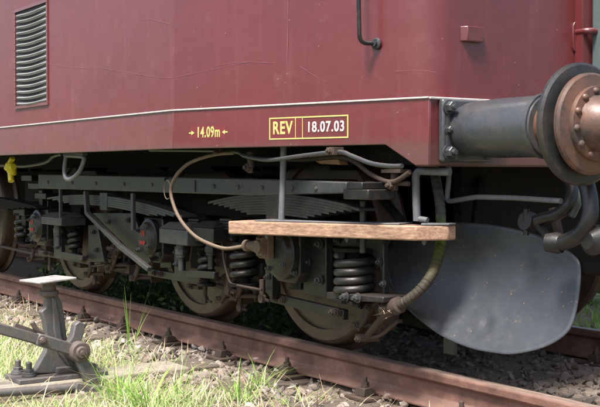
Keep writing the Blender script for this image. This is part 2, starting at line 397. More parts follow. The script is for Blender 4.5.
scatter('dark_ballast', p2, rng.uniform(.014, .038, len(p2)), 'stonedark', 'dark ballast stones underneath the locomotive')

# ---------------------------------------------------------------- grass
def blades(name, specs, mat, label, cat=None, stuff=True):
    Vs = []; Fs = []; b = 0
    for (x, y, z, L, wd, az, lean, droop) in specs:
        seg = 4; dx, dy = math.cos(az), math.sin(az); sx, sy = -dy, dx; rows = []
        for i in range(seg + 1):
            t = i / seg; ang = lean + droop * t; hx = L * t * math.sin(min(ang, 2.2)) ; hz = L * t * math.cos(min(ang, 2.2) * .8)
            ww = wd * (1 - t ** 1.6) + .0003
            rows += [(x + dx * hx - sx * ww, y + dy * hx - sy * ww, z + hz), (x + dx * hx + sx * ww, y + dy * hx + sy * ww, z + hz)]
        Vs += rows; Fs += [(b + 2 * i, b + 2 * i + 1, b + 2 * i + 3, b + 2 * i + 2) for i in range(seg)]; b += 2 * seg + 2
    return Vs, Fs
def gpatch(x, y): return noise.noise(Vector((x * 1.3, y * 1.3, 7.7))) + .5 * noise.noise(Vector((x * 4, y * 4, 2.2)))
sp = []
for _ in range(60000):
    x = rng.uniform(-10.5, -3.0); y = rng.uniform(-2.6, -.28)
    edge = -.75 - .42 * max(0, min(1, (x + 5.6) / 2.2)) * 0 + .18 * gpatch(x, y)
    dens = 1 / (1 + math.exp((y - edge) * 9)) * (.45 + .9 * max(0, min(1, .5 + gpatch(x, y)))) + .012
    if y < -2.1 and x > -4: continue
    if rng.random() > dens: continue
    L = rng.uniform(.03, .12) * (1 + .5 * gpatch(x, y))
    if y < -.95 and -4.95 < x < -4.45: L *= .45
    sp.append((x, y, gh(x, y) - .005, max(.02, L), rng.uniform(.0012, .003), rng.uniform(0, 6.28), rng.uniform(0, .5), rng.uniform(.2, 1.3)))
V, F = blades('', sp, '', ''); bulk('grass', np.array(V), np.array(F), 'grass', 'short sunlit grass growing beside the ballast')
sp = []
for _ in range(4800):
    x = rng.uniform(-8.5, -2.8); y = rng.uniform(-1.9, -.16)
    if rng.random() > .25 + .5 * gpatch(x * 1.7, y * 1.7) + (.4 if y < -.6 else 0): continue
    sp.append((x, y, gh(x, y) + rng.uniform(.005, .03), rng.uniform(.04, .15), rng.uniform(.001, .0022), rng.uniform(0, 6.28), rng.uniform(.7, 1.5), rng.uniform(-.2, .5)))
V, F = blades('', sp, '', ''); bulk('dry_straw', np.array(V), np.array(F), 'straw', 'dry grass stalks lying over the ballast')
def tuft(u, v, zg, n, L0, L1, spread, label, wd=.0028, name='grass_tuft', droop=(.1, 1.1), mat='tallgrass'):
    rng = np.random.default_rng(int(u * 7 + v)); d = ray(u, v); t = (zg - CP.z) / d.z; c = CP + d * t; S = []
    for _ in range(n):
        a = rng.uniform(0, 6.28); r = spread * rng.random() ** .5
        S.append((c.x + r * math.cos(a), c.y + r * math.sin(a), zg - .01, rng.uniform(L0, L1), rng.uniform(.6, 1.2) * wd, a + rng.normal() * .5, rng.uniform(.02, .35), rng.uniform(*droop)))
    V, F = blades('', S, '', ''); V = np.array(V) - np.array([c.x, c.y, zg])
    me = bpy.data.meshes.new(name); me.from_pydata(V.tolist(), [], F); me.materials.append(M[mat])
    me.polygons.foreach_set('use_smooth', [True] * len(F))
    o = bpy.data.objects.new(name, me); col.objects.link(o); o.location = (c.x, c.y, zg)
    tag(o, label, 'grass', 'tall tufts of grass standing in front of the rail')
tuft(130, 348, -.19, 11, .26, .42, .025, 'tallest upright grass tuft, standing before the rail beside the point lever', .0036, droop=(0, .3))
tuft(240, 407, -.21, 60, .08, .27, .07, 'bushy bright green grass tuft at the bottom edge, left of the sleeper bolts', .0028)
tuft(262, 392, -.20, 26, .10, .24, .05, 'loose grass tuft leaning right towards the rail in the middle foreground', .0025, droop=(.5, 1.3))
tuft(150, 412, -.22, 55, .12, .32, .08, 'long arching grass tuft in front of the old timber end', .0032, droop=(.4, 1.3))
tuft(118, 404, -.22, 40, .14, .30, .06, 'dense grass tuft just right of the point lever crank', .003)
tuft(62, 420, -.24, 22, .06, .15, .07, 'short grass tuft in front of the point rod', .0028)
tuft(178, 400, -.21, 26, .08, .24, .05, 'thin grass tuft at the right end of the old timber', .0026)
tuft(20, 292, -.18, 60, .05, .13, .16, 'low leafy tuft beside the rail at the far left', .006)
tuft(300, 410, -.20, 30, .06, .16, .1, 'sparse grass tuft at the bottom edge below the third rail fastening', .0024, droop=(.3, 1.3))
tuft(395, 412, -.20, 22, .04, .12, .06, 'pale dry grass tuft at the bottom edge, nearest the front of the locomotive', .002, mat='straw')

sp = []
for _ in range(9000):
    x = rng.uniform(-9, 1.5); y = rng.uniform(1.65, 3.2); sp.append((x, y, gh(x, y) - .005, rng.uniform(.04, .14), rng.uniform(.002, .004), rng.uniform(0, 6.28), rng.uniform(0, .5), rng.uniform(.2, 1.2)))
V, F = blades('', sp, '', ''); bulk('grass', np.array(V), np.array(F), 'tallgrass', 'green grass along the far side of the track')

# ---------------------------------------------------------------- undergrowth beyond the track
def leafmass(name, n, boxes, size, label):
    Vs = []; Fs = []; b = 0
    for _ in range(n):
        x0, x1, y0, y1, z0, z1 = boxes[rng.integers(len(boxes))]
        x = rng.uniform(x0, x1); y = rng.uniform(y0, y1)
        top = z0 + (z1 - z0) * (.45 + .55 * (.5 + noise.noise(Vector((x * .9, y * .9, 4)))) * 1.2); z = z0 + (top - z0) * rng.random() ** .8
        s = size * rng.uniform(.5, 1.3); u = rng.normal(size=3); u /= np.linalg.norm(u); q = rng.normal(size=3); q -= u * (q @ u); q /= np.linalg.norm(q); c = np.array([x, y, z])
        Vs += [c - u * s, c + q * s * .45 - u * s * .1, c + u * s, c - q * s * .45 - u * s * .1]; Fs.append((b, b + 1, b + 2, b + 3)); b += 4
    bulk(name, np.array(Vs), np.array(Fs), 'leaves', label, smooth=False)
leafmass('undergrowth', 42000, [(-40, 3, 2.7, 5.5, -.2, 1.2)] * 3 + [(-40, 3, 4.5, 7, -.2, 2.6)], .06, 'dense green undergrowth beyond the far rail')
leafmass('ground_plants', 3400, [(-9.0, -5.2, .25, 1.25, -.17, .06)], .028, 'low leafy weeds growing between the two rails')

# ---------------------------------------------------------------- track
def rail(y0, label):                            # y0 = gauge face, side = direction the rail body lies
    s = -1 if y0 < .5 else 1
    r = empty('rail', (-5, y0 + s * .033, -.149)); tag(r, label, 'rail', 'rails of the track')
    half = [(-.0625, -.149), (-.0625, -.138), (-.022, -.124), (-.0085, -.108), (-.0085, -.052), (-.034, -.036), (-.034, -.008), (-.027, -.001)]
    prof = half + [(-a, b) for a, b in reversed(half)]
    m = MB(); yc = y0 + s * .034; X0, X1 = -60, 6
    vs = []; xs = [X0, -20] + list(np.arange(-12, 0, .5)) + [X1]
    for x in xs: vs += [(x, yc + a, b) for a, b in prof]
    n = len(prof)
    for i in range(len(xs) - 1):
        for k in range(n):
            m.cur = 1 if k == len(half) - 1 else 0
            m.f.append((i * n + k, (i + 1) * n + k, (i + 1) * n + (k + 1) % n, i * n + (k + 1) % n)); m.mi.append(m.cur)
    m.v = vs; m.build('rail_bar', ['rail', 'tread'], r, bevel=.003); return r
R1 = rail(0, 'rusty brown rail nearest the viewer, in front of the wheels'); R2 = rail(1.435, 'rusty rail on the far side of the locomotive')
SX = [-3.20 - .622 * k for k in range(-3, 12)]
for i, x in enumerate(SX):
    for rr, yc, s in ((R1, -.034, 1), (R2, 1.469, 1)):
        if rr is R2 and i > 8: continue
        bp = MB(); bp.bb((x - .075, yc - .165, -.166), (x + .075, yc + .165, -.151)); fo = bp.build('tie_plate', 'rustyrod', rr, .003)
        for sd_ in (-1, 1):
            k = MB(); yy = yc + sd_ * .105
            k.prism([(x - .032, yy - .033, -.151), (x - .032, yy + .036, -.148), (x - .032, yy + .034, -.128), (x - .032, yy + .01, -.112), (x - .032, yy - .028, -.114)], (.064, 0, 0))
            k.build('rail_clip', 'rustyrod', fo, .003)
            n = MB(); n.lathe([(.02, 0), (.02, .006)], (x, yy, -.112), (0, 0, 1), 14); n.lathe([(.0175, .006), (.0175, .024)], (x, yy, -.116), (0, 0, 1), 6); n.lathe([(.010, .02), (.010, .044), (.007, .048)], (x, yy, -.116), (.05 * (i % 3 - 1), 0, 1), 10)
            n.build('rail_bolt', 'rustyrod', fo)
ORD = ['nearest', 'second', 'third', 'fourth', 'fifth', 'sixth', 'seventh', 'eighth', 'ninth', 'tenth', 'eleventh', 'twelfth']
for i, x in enumerate([x for x in SX if -9 < x < -2.0]):
    m = MB(); m.bb((x - .125, -.52, -.33), (x + .125, 1.96, -.168)); o = m.build('sleeper', 'sleeper', bevel=.008)
    tag(o, 'dark half buried wooden sleeper, %s one counted back from the right edge of the photo' % ORD[i], 'sleeper', 'sleepers under the track')
# loose debris: chips of old fishplate and wood by the rail
for (u, v, L, a, lab) in ((75, 307, .12, .3, 'dark iron scrap lying by the rail behind the point lever'), (150, 333, .13, .1, 'dark flat scrap iron between the first and second rail bolts'), (398, 386, .16, .2, 'dark flat iron scrap beside the rail nearest the locomotive front')):
    d = ray(u, v); t = (-.165 - CP.z) / d.z; c = CP + d * t
    m = MB(); m.box(c + Vector((0, 0, .012)), (L, .05, .02), Matrix.Rotation(a, 3, 'Z') @ Matrix.Rotation(.12, 3, 'Y')); m.box(c + Vector((.02, .01, .022)), (L * .5, .03, .018), Matrix.Rotation(a + .5, 3, 'Z'))
    tag(m.build('iron_scrap', 'rustyrod', bevel=.004), lab, 'scrap')

# ================================================================ the locomotive
L = empty('locomotive', (-9, YC, 0)); tag(L, 'dark red locomotive with a louvred side on a grimy three-axle bogie', 'locomotive')
K = Vector((-4.553, -.70, 0)); CN = Vector((-3.215, -.30, 0)); td = (CN - K).normalized(); tn = Vector((td.y, -td.x, 0))
ZB, ZL, ZT = .94, 1.118, 3.7
def inset(o): return o
# upper body: plan outline with a rounded front corner
def upper():
    m = MB(); e = .008                          # set back behind the skirt
    pts = [(-22, -.70 + e), (K.x, K.y + e)]
    a = K + td * ((CN - K).length - .17); b = CN + Vector((0, .15, 0))
    for j in range(9):
        t = j / 8; q = a * (1 - t) ** 2 + CN * 2 * t * (1 - t) + b * t * t; pts.append((q.x - tn.x * e, q.y + e))
    pts += [(CN.x - e, .42)]
    full = pts + [(x, 2 * YC - y) for x, y in reversed(pts)]
    return m.prism([(x, y, ZL - .002) for x, y in full], (0, 0, ZT - ZL))
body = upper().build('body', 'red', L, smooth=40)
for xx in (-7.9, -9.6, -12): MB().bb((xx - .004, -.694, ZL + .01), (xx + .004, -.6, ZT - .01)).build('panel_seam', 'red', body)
# skirt below the white line
sk = MB(); th = .022
sk.bb((-22, -.70, ZB), (K.x, -.70 + th, ZL))
q0 = atn(385, 146.3, K, tn); q1 = atn(415, 165.5, K, tn); zlow = q1.z
def fx(s, z): p = K + td * s; return Vector((p.x, p.y, z))
s0 = (q0 - K).dot(td); s1 = (q1 - K).dot(td); SL = (CN - K).length
sk.prism([fx(0, ZL), fx(SL, ZL), fx(SL, zlow), fx(s1, zlow), fx(s0, ZB), fx(0, ZB)], -tn * th)
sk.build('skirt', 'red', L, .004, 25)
bb_ = MB(); bb_.bb((CN.x - .03, CN.y + .003, zlow), (CN.x, 2 * YC - CN.y, ZL - .004))
bb_.bb((CN.x - .12, CN.y + .03, zlow - .004), (CN.x - .031, 2 * YC - CN.y, zlow + .02))
beam = bb_.build('buffer_beam', 'red2', L, .005)
# ledge with the white line
lg = MB(); hw = .0038
def ledge(a, b, n, z=ZL): lg.prism([a + Vector((0, 0, z - hw)), b + Vector((0, 0, z - hw)), b + Vector((0, 0, z + hw)), a + Vector((0, 0, z + hw))], n * .006)
ledge(Vector((-22, -.7005, 0)), K + Vector((0, -.0005, 0)), Vector((0, -1, 0))); ledge(K + tn * .0005, CN + tn * .0005, tn)
lg.build('white_line', 'weld', L, .002)
lg = MB(); lg.bb((CN.x - .02, CN.y, ZL - .007), (CN.x + .010, .42, ZL + .003)); lg.build('ledge', 'weld', L, .003)
# floor and underside
MB().bb((-22, -.66, 1.0), (-4.6, 2.1, 1.1)).bb((-4.601, -.3, 1.001), (-3.25, 1.73, 1.099)).build('floor', 'frame', L)
# side louvre
lv = empty('louvre_grille', (0, 0, 0)); lv.parent = L; lv.location = -L.location
A = at(15, 11, -.70); B = at(46, 4, -.70); Cc = at(17, 105, -.70); Dd = at(46.5, 103, -.70)
x0, x1, zt, zb = A.x, B.x, (A.z + B.z) / 2, (Cc.z + Dd.z) / 2
M_ = MB(); M_.bb((x0, -.694, zb), (x1, -.693, zt)); M_.build('vent_opening', 'ventdark', L)
fm = MB(); fw = .018
for a, b in (((x0 - fw, zb - fw), (x1 + fw, zb)), ((x0 - fw, zt), (x1 + fw, zt + fw)), ((x0 - fw, zb), (x0, zt)), ((x1, zb), (x1 + fw, zt))): fm.bb((a[0], -.702, a[1]), (b[0], -.690, b[1]))
for k in range(16):
    z = zb + (zt - zb) * k / 15
    fm.lathe([(.005, 0), (.004, .003), (0, .004)], (x0 - fw / 2, -.702, z), (0, -1, 0), 8)
    if k < 8: fm.lathe([(.005, 0), (.004, .003), (0, .004)], (x1 + fw / 2, -.702, zb + (zt - zb) * k / 7), (0, -1, 0), 8)
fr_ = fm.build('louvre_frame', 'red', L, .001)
sl_ = MB(); ns = 16
for k in range(ns):
    z = zb + (zt - zb) * (k + .55) / ns; h = (zt - zb) / ns; n = 10; prof = [(-.003, -.38), (.018, -.32), (.028, -.1), (.018, .08), (-.006, .20)]; vs = []; 
    for i in range(n + 1):
        t = i / n; x = x0 + (x1 - x0) * t; sag = -.012 * math.sin(math.pi * t); bulge = .25 + .75 * math.sin(math.pi * min(1, max(0, t))) ** .5
        for py_, pz_ in prof: vs.append((x, -.690 - .7 * py_ * bulge, z + h * pz_ * 1.0 + sag))
    for i in range(n + 1):
        t = i / n; x = x0 + (x1 - x0) * t; sag = -.012 * math.sin(math.pi * t); bulge = .25 + .75 * math.sin(math.pi * min(1, max(0, t))) ** .5
        for py_, pz_ in prof: vs.append((x, -.688 - .7 * py_ * bulge, z + h * pz_ + sag - .002))
    q = len(prof); o2 = (n + 1) * q
    fs = [(i * q + j, i * q + j + 1, (i + 1) * q + j + 1, (i + 1) * q + j) for i in range(n) for j in range(q - 1)]
    fs += [(o2 + i * q + j, o2 + (i + 1) * q + j, o2 + (i + 1) * q + j + 1, o2 + i * q + j + 1) for i in range(n) for j in range(q - 1)]
    sl_.add(vs, fs)
sl_.build('louvre_slats', 'louv', fr_, smooth=60)
bpy.data.objects.remove(lv)
# lettering
p = atn(309, 127.3, K, tn); a_ = atn(269.5, 127, K, tn); b_ = atn(348.5, 127, K, tn); c_ = atn(296, 127, K, tn); d_ = atn(303, 127, K, tn)
zt_ = atn(309, 116.2, K, tn).z; zb_ = atn(309, 138.8, K, tn).z
fl = MB()
def facebox(s0, s1, z0, z1, n0=.0005, n1=.002, mb=None):
    (mb or fl).prism([fx(s0, z0) + tn * n0, fx(s1, z0) + tn * n0, fx(s1, z1) + tn * n0, fx(s0, z1) + tn * n0], tn * (n1 - n0))
S = lambda q: (q - K).dot(td)
sa, sb, sc1, sc2 = S(a_), S(b_), S(c_), S(d_); bw = .0055
facebox(sa, sb, zb_, zb_ + bw); facebox(sa, sb, zt_ - bw, zt_); facebox(sa, sa + bw, zb_ + bw, zt_ - bw); facebox(sb - bw, sb, zb_ + bw, zt_ - bw)
facebox(sc1 - .003, sc1, zb_ + bw, zt_ - bw); facebox(sc2 - .003, sc2, zb_ + bw, zt_ - bw)
pn = fl.build('revision_panel', 'textyellow', L)
bgm = MB(); facebox(sc1, sc2 - .003, zb_ + bw, zt_ - bw, .0003, .001, bgm); facebox(sa + bw, sc1 - .003, zb_ + bw, zt_ - bw, .0003, .001, bgm); bgm.build('panel_field', 'patch', pn)
zm = (zb_ + zt_) / 2
text('lettering', 'REV', .075, 'textyellow', pn, fx((sa + sc1) / 2, zm), td, tn, bold=.0018, sx=.80)
text('lettering', '18.07.03', .060, 'textwhite', pn, fx((sc2 + sb) / 2 + .001, zm), td, tn, bold=.0012, sx=.86)
q = atn(208.5, 132.5, K, tn); e0 = atn(190, 132.5, K, tn); e1 = atn(227, 132.5, K, tn); sq = S(q)
mk = MB(); facebox(S(e0), S(e1) - .01, q.z - .028, q.z + .034, .0002, .0005, mk); 
ln = mk.build('length_mark', 'patch', L)
text('lettering', '14.09m', .066, 'textyellow', ln, fx(sq, q.z), td, tn, bold=.0013, sx=.68)
ar = MB()
for s_, sg in ((S(e0) - .005, 1), (S(e1) + .005, -1)):
    ar.nx(); facebox(min(s_, s_ + sg * .022), max(s_, s_ + sg * .022), q.z - .003, q.z + .003, .0005, .0022, ar)
    ar.prism([fx(s_ + sg * .016, q.z - .010) + tn * .0005, fx(s_ + sg * .034, q.z) + tn * .0005, fx(s_ + sg * .016, q.z + .010) + tn * .0005], tn * .0018)
each(ar, 'arrow_mark', 'textyellow', ln)
def scratch(pts, r=.0006):
    Q = []
    for u, v in pts:
        a = at(u, v, -.7 + .006)
        if a.x > K.x: a = atn(u, v, K - tn * .006, tn)
        Q.append(a)
    c = crv(Q, 6); c = [q + Vector((0, 0, .0012 * noise.noise(q * 40))) for q in c]; m = MB(); m.tube(c, [r * (.35 + .65 * abs(noise.noise(q * 9)) * 2) for q in c], 5); m.build('scratch', 'patch2', L)
M['patch2'] = flat('bare_scratch', (.27, .125, .125), .6)
for sc1_ in ([(92, 66), (120, 71), (150, 76), (172, 78)], [(176, 77), (205, 71), (232, 65), (262, 59)], [(215, 66), (240, 62), (275, 63)], [(300, 66), (312, 74), (326, 82)], [(40, 62), (70, 67), (92, 68)], [(395, 71), (420, 70), (436, 72)], [(140, 20), (150, 19), (170, 24)]): scratch(sc1_)
scratch([(288.3, -8), (288, 20), (287.4, 45), (287, 68)], .0009)
# hand rail on the side, small box and rail on the nose
def facept(u, v, off): return atn(u, v, K + tn * off, tn)
h1 = facept(357.5, -60, .07); h2 = facept(359.5, 43, .07); h3 = facept(376, 43.5, .0)
hr = MB(); hr.tube(bend([h1, h2, Vector((h2.x, h2.y, h2.z)) + td * .0 + (h3 - h2)], .035), .0085, 12); hro = hr.build('hand_rail', 'black', L)
f_ = MB(); f_.lathe([(.024, 0), (.023, .006), (.012, .010), (.012, .02)], h3 - tn * .002, tn, 18); f_.bolt(h3 + td * .003 + Vector((0, 0, .012)), tn, .007, .01); f_.build('rail_socket', 'grey', hro)
XF = CN.x - .008
q = atx(459, 26, XF); q2 = atx(480.5, 43, XF)
bx = MB(); bx.prism([(XF, q.y, q.z), (XF + .03, q.y + .02, q.z), (XF + .03, q2.y - .01, q.z), (XF, q2.y, q.z)], (0, 0, q2.z - q.z)); bx.build('lamp_bracket', 'red2', L, .003)
q = atx(575.5, 37, XF); 
f_ = MB(); f_.prism([(XF, q.y + dy, q.z + dz) for dy, dz in ((-.025, -.045), (-.015, -.062), (.015, -.062), (.025, -.045), (.025, .045), (.015, .062), (-.015, .062), (-.025, .045))], (.01, 0, 0))
f_.build('rail_bracket', 'red2', L, .002)
g_ = MB(); g_.tube(bend([(XF + .005, q.y, q.z + .02), (XF + .07, q.y, q.z + .02), (XF + .08, q.y + .6, q.z + .025)], .02), .014, 12); g_.build('front_rail', 'red2', L)
g_ = MB(); g_.tube([(XF + .079, q.y + .05, q.z + .02), (XF + .08, q.y + .14, q.z + .021)], .0165, 12); g_.build('rail_sleeve', 'grey', L)
# protruding door surround and the green-grey corridor frame on the nose
d0 = atx(571, 30, XF); d1 = atx(590, 30, XF + .05)
MB().bb((XF - .002, d0.y + .02, 1.13), (XF + .045, 2 * YC - d0.y - .02, 3.4)).build('door_surround', 'red2', L, .006)
MB().bb((XF + .046, d1.y + .01, 1.17), (XF + .14, 2 * YC - d1.y, 3.3)).build('corridor_frame', 'green', L, .012)
# ---- buffers
def buffer(y):
    z = .997; X = CN.x
    b = MB(); b.bb((X, y - .13, z - .125), (X + .03, y + .13, z + .115)); bo = b.build('buffer', 'bufgrey', L, .008)
    t = MB(); t.lathe([(.098, .03), (.104, .05), (.112, .2), (.112, .44), (.108, .455)], (X, y, z), (1, 0, 0), 48)
    t.lathe([(.118, .425), (.118, .448)], (X, y, z), (1, 0, 0), 48); t.build('buffer_casing', 'bufgrey', bo)
    t = MB(); t.lathe([(.085, .45), (.085, .60)], (X, y, z), (1, 0, 0), 36); t.build('plunger', 'rustbuf', bo)
    n = MB()
    for zz, r in ((.085, .021), (-.002, .014), (-.088, .021)): n.nx().bolt((X + .03, y - .105, z + zz), (1, 0, 0), r, r * 1.3)
    for zz, r in ((.085, .021), (-.088, .021)): n.nx().bolt((X + .03, y + .105, z + zz), (1, 0, 0), r, r * 1.3)
    each(n, 'bolt', 'bufgrey', bo); n = MB(); n.bb((X + .0301, y - .113, z - .09), (X + .034, y - .097, z + .09)); n.build('locking_strip', 'bufgrey', bo)
    XH = X + .585
    t = MB(); t.lathe([(.07, -.02), (.15, -.012), (.205, 0), (.214, .008), (.214, .02), (.205, .028), (.15, .032), (.1, .034)], (XH, y, z), (1, 0, 0), 72); hd = t.build('buffer_disc', 'bufblack', bo)
    t = MB(); t.lathe([(.12, .035), (.165, .040), (.176, .050), (.176, .062), (.168, .070), (.135, .074), (.125, .078)], (XH, y, z), (1, 0, 0), 64)
    t.lathe([(.128, .07), (.130, .083), (.127, .092), (.098, .096), (.092, .115), (.078, .150), (.05, .178), (.02, .19), (0, .191)], (XH, y, z), (1, 0, 0), 56); t.build('buffer_face', 'rustbuf', hd)
    t = MB()
    for k in range(12):
        a = 2 * math.pi * (k + .3) / 12; t.nx().lathe([(.0135, 0), (.0125, .006), (.008, .011), (0, .013)], (XH + .092, y + .112 * math.cos(a), z + .112 * math.sin(a)), (1, 0, 0), 12)
    each(t, 'rivet', 'rustbuf', bo)
buffer(-.125); buffer(2 * YC + .125)
# ---- underframe clutter under the body, near side
m = MB()
m.bb((-20, -.25, .86), (-3.3, -.18, 1.0)); m.bb((-20, 1.62, .80), (-3.3, 1.69, 1.0))
for x in (-4.0, -4.6, -5.3, -6.1, -6.9, -7.8, -9, -10.5): m.bb((x - .02, -.19, .84), (x + .02, 1.63, .999))
m.build('underframe', 'frame', L, .004)
def pipe(name, pts, r, mat, par=L, smooth=True, rr=.04, n=10):
    m = MB(); m.tube(crv(pts) if smooth else bend(pts, rr), r, n); return m.build(name, mat, par, smooth=70)
# pipe along under the sill with its clips
pipe('air_pipe', [at(u, v, -.5) for u, v in ((150, 150), (228, 151), (245, 156), (268, 160), (300, 156), (338, 152), (352, 156), (370, 163), (388, 166), (402, 166))], .009, 'grey')
pipe('air_pipe', [at(u, v, -.45) for u, v in ((-30, 166), (10, 165), (22, 166), (38, 164), (48, 161), (54, 156), (62, 154))], .013, 'grey')
pipe('air_pipe', [at(u, v, -.3) for u, v in ((250, 158), (300, 160), (345, 158), (372, 175), (392, 182), (410, 172))], .010, 'rustyrod')
c = MB()
for u, v in ((222, 152), (335, 151)): p = at(u, v, -.5); c.nx().box(p, (.05, .05, .03)); c.bolt(p + Vector((0, -.025, 0)), (0, -1, 0), .012, .012)
each(c, 'pipe_clip', 'rustyrod', L, .003)
m = MB(); p = at(250, 163, -.45); m.cyl(p + Vector((0, 0, .05)), p + Vector((.01, 0, -.02)), .016); m.cyl(p + Vector((0, 0, 0)), p + Vector((.01, 0, -.045)), .011); m.bolt(p + Vector((0, 0, -.02)), (0, -1, 0), .02, .02); m.build('drain_valve', 'rustyrod', L)
m = MB(); p = at(396, 178, -.28); m.bb(p + Vector((-.06, -.03, .02)), p + Vector((.06, .03, .035))); m.cyl(p + Vector((-.01, 0, .03)), p + Vector((-.01, 0, -.05)), .016); m.cyl(p + Vector((-.02, 0, -.02)), p + Vector((.08, 0, -.022)), .01); m.bolt(p + Vector((-.01, -.01, -.03)), (0, -1, 0), .018, .02); m.build('stop_cock', 'rustyrod', L, .003)
# tan wedge of packing wood above the pipe, near the strut
m = MB(); p = at(322, 157, -.3); m.prism([p + Vector((-.16, 0, .02)), p + Vector((.1, 0, .02)), p + Vector((.13, 0, -.035)), p + Vector((-.02, 0, -.03))], (0, .05, 0)); m.build('packing', 'tan', L, .004)
# hazy sloping plates above the long beam
for a in (((105, 172), (165, 172), (135, 153), (118, 153)), ((40, 170), (60, 170), (84, 155), (70, 153)), ((165, 172), (215, 172), (200, 154), (180, 154))):
    m = MB(); m.prism([at(u, v, -.24) for u, v in a], (0, .03, 0)); m.build('gusset', 'frame', L, .004)
# grab loop below the sill
g = MB(); lp = [at(u, v, -.62) for u, v in ((66, 156), (64.5, 170), (66, 178), (71, 179), (79, 172), (84, 160), (82, 156.5), (67, 155.5))]
g.tube(crv(lp + [lp[0]], 6), .0125, 10); g.bb(lp[0] + Vector((-.02, -.01, 0)), lp[6] + Vector((.03, .02, .02))); g.build('grab_loop', 'pipegrey', L, smooth=70)
# yellow cock
y_ = MB(); p = at(11, 167, -.56); y_.cyl(p + Vector((-.08, 0, -.005)), p + Vector((.05, 0, .0)), .022, 14); y_.lathe([(.018, -.06), (.028, -.055), (.034, -.02), (.034, .025), (.024, .035)], p, (0, -.2, 1), 14)
y_.box(p + Vector((.02, -.01, .035)), (.10, .03, .022), Matrix.Rotation(-.5, 3, 'Y')); y_.cyl(p + Vector((-.01, 0, -.03)), p + Vector((.03, -.01, -.095)), .02); y_.build('yellow_cock', 'yellow', L, .002)

# ---- footboard with its hangers
off = -.03                                       # board lies under the tapered side
fb = K + tn * off
P0 = atn(228, 221, fb, tn); P0b = atn(228, 234, fb, tn); P1 = atn(416, 226, fb, tn); P1b = atn(416, 239.5, fb, tn)
E1 = P1 + td * .085 - tn * .10
zt0, zt1 = P0.z, P1.z
def lerpz(p): 
    t = min(1, (p - P0).dot(td) / ((P1 - P0).dot(td))); return zt0 + (zt1 - zt0) * t
bk = .20
top = [P0, P1, E1, E1 - tn * .06 - td * .0, P0 - tn * bk]
top = [Vector((q.x, q.y, lerpz(q))) for q in top]; thk = P0.z - P0b.z
fbm = MB(); fbm.prism(top, (0, 0, -thk)); fb_o = fbm.build('footboard', 'board', L, .006)
tp = MB(); ins = [P0 + td * .13 - tn * .03, P1 - td * .10 - tn * .03, P1 - td * .12 - tn * .16, P0 + td * .13 - tn * .16]
tp.prism([Vector((q.x, q.y, lerpz(q) + .001)) for q in ins], (0, 0, .006)); tp.build('tread_plate', 'pipegrey', fb_o, .002)
ep = MB(); q = [P1 + td * .01 - tn * .02, E1 + td * .004, E1 - tn * .06, P1 - tn * .12 - td * .05]
ep.prism([Vector((a.x, a.y, lerpz(a) + .001)) for a in q], (0, 0, .008)); ep.build('end_plate', 'pipegrey', fb_o, .002)
nb = MB()
for s_ in (.18, .62, 1.0): 
    q = P0 + td * s_ - tn * .06; q.z = lerpz(q) - thk; nb.nx().bolt(q, (0, 0, -1), .010, .012)
each(nb, 'bolt', 'pipegrey', fb_o)
# hangers
ha = atn(283.5, 150, K - tn * .10, tn); hb = atn(281.5, 219, K - tn * .10, tn)
m = MB(); m.tube([ha + Vector((0, 0, .06)), ha, (ha + hb) / 2 + td * .002, hb], .0145, 10); m.build('step_hanger', 'pipegrey', L, smooth=70)
hb2 = atn(417, 221, K - tn * .10, tn); ha2 = atn(415.5, 172, K - tn * .10, tn)
m = MB(); m.tube(bend([ha2 - tn * .0 + td * .16 + Vector((0, .0, 0)), ha2 + Vector((0, 0, .005)), (ha2 + hb2) / 2 - Vector((0, 0, .02)), hb2], .03), .016, 10); m.tube([hb2 + Vector((0, 0, .01)), hb2 + td * .05 + Vector((0, 0, .004))], .012, 8); m.build('step_hanger', 'pipegrey', L, smooth=70)

# ---- wheels
AX = [at(33, 224, -.38).x, at(144, 241, -.38).x, at(276, 256, -.38).x]
AXZ = .485
WX = [-7.20, -5.47, -4.28]
def wheel(x, near=True, n=72):
    y = -.055 if near else 2 * YC + .055; s = 1 if near else -1; r = AXZ - .016
    t = MB(); t.lathe([(r - .068, .014), (r - .066, 0), (r - .016, 0), (r - .004, .010), (r + .004, .03), (r + .014, .09), (r + .022, .098), (r + .04, .108), (r + .04, .122), (r + .026, .133), (r - .075, .133)], (x, y, AXZ), (0, s, 0), n); tt = t.build('wheel', 'tyre', L, smooth=30)
    t = MB(); t.lathe([(.06, -.02), (.13, -.02), (.14, .02), (.28, .065), (r - .09, .062), (r - .069, .045), (r - .074, .10), (r - .1, .1), (.3, .085), (.14, .12), (.06, .13)], (x, y, AXZ), (0, s, 0), n); t.build('wheel_disc', 'wheel', tt)
for x in WX:
    wheel(x); wheel(x, False)
    MB().cyl((x, -.3, AXZ), (x, 1.75, AXZ), .085).build('axle', 'rustyrod', L)
XB = at(-19, 226, -.092).x
wheel(XB); MB().cyl((XB, -.3, AXZ), (XB, 1.75, AXZ), .085).build('axle', 'rustyrod', L)

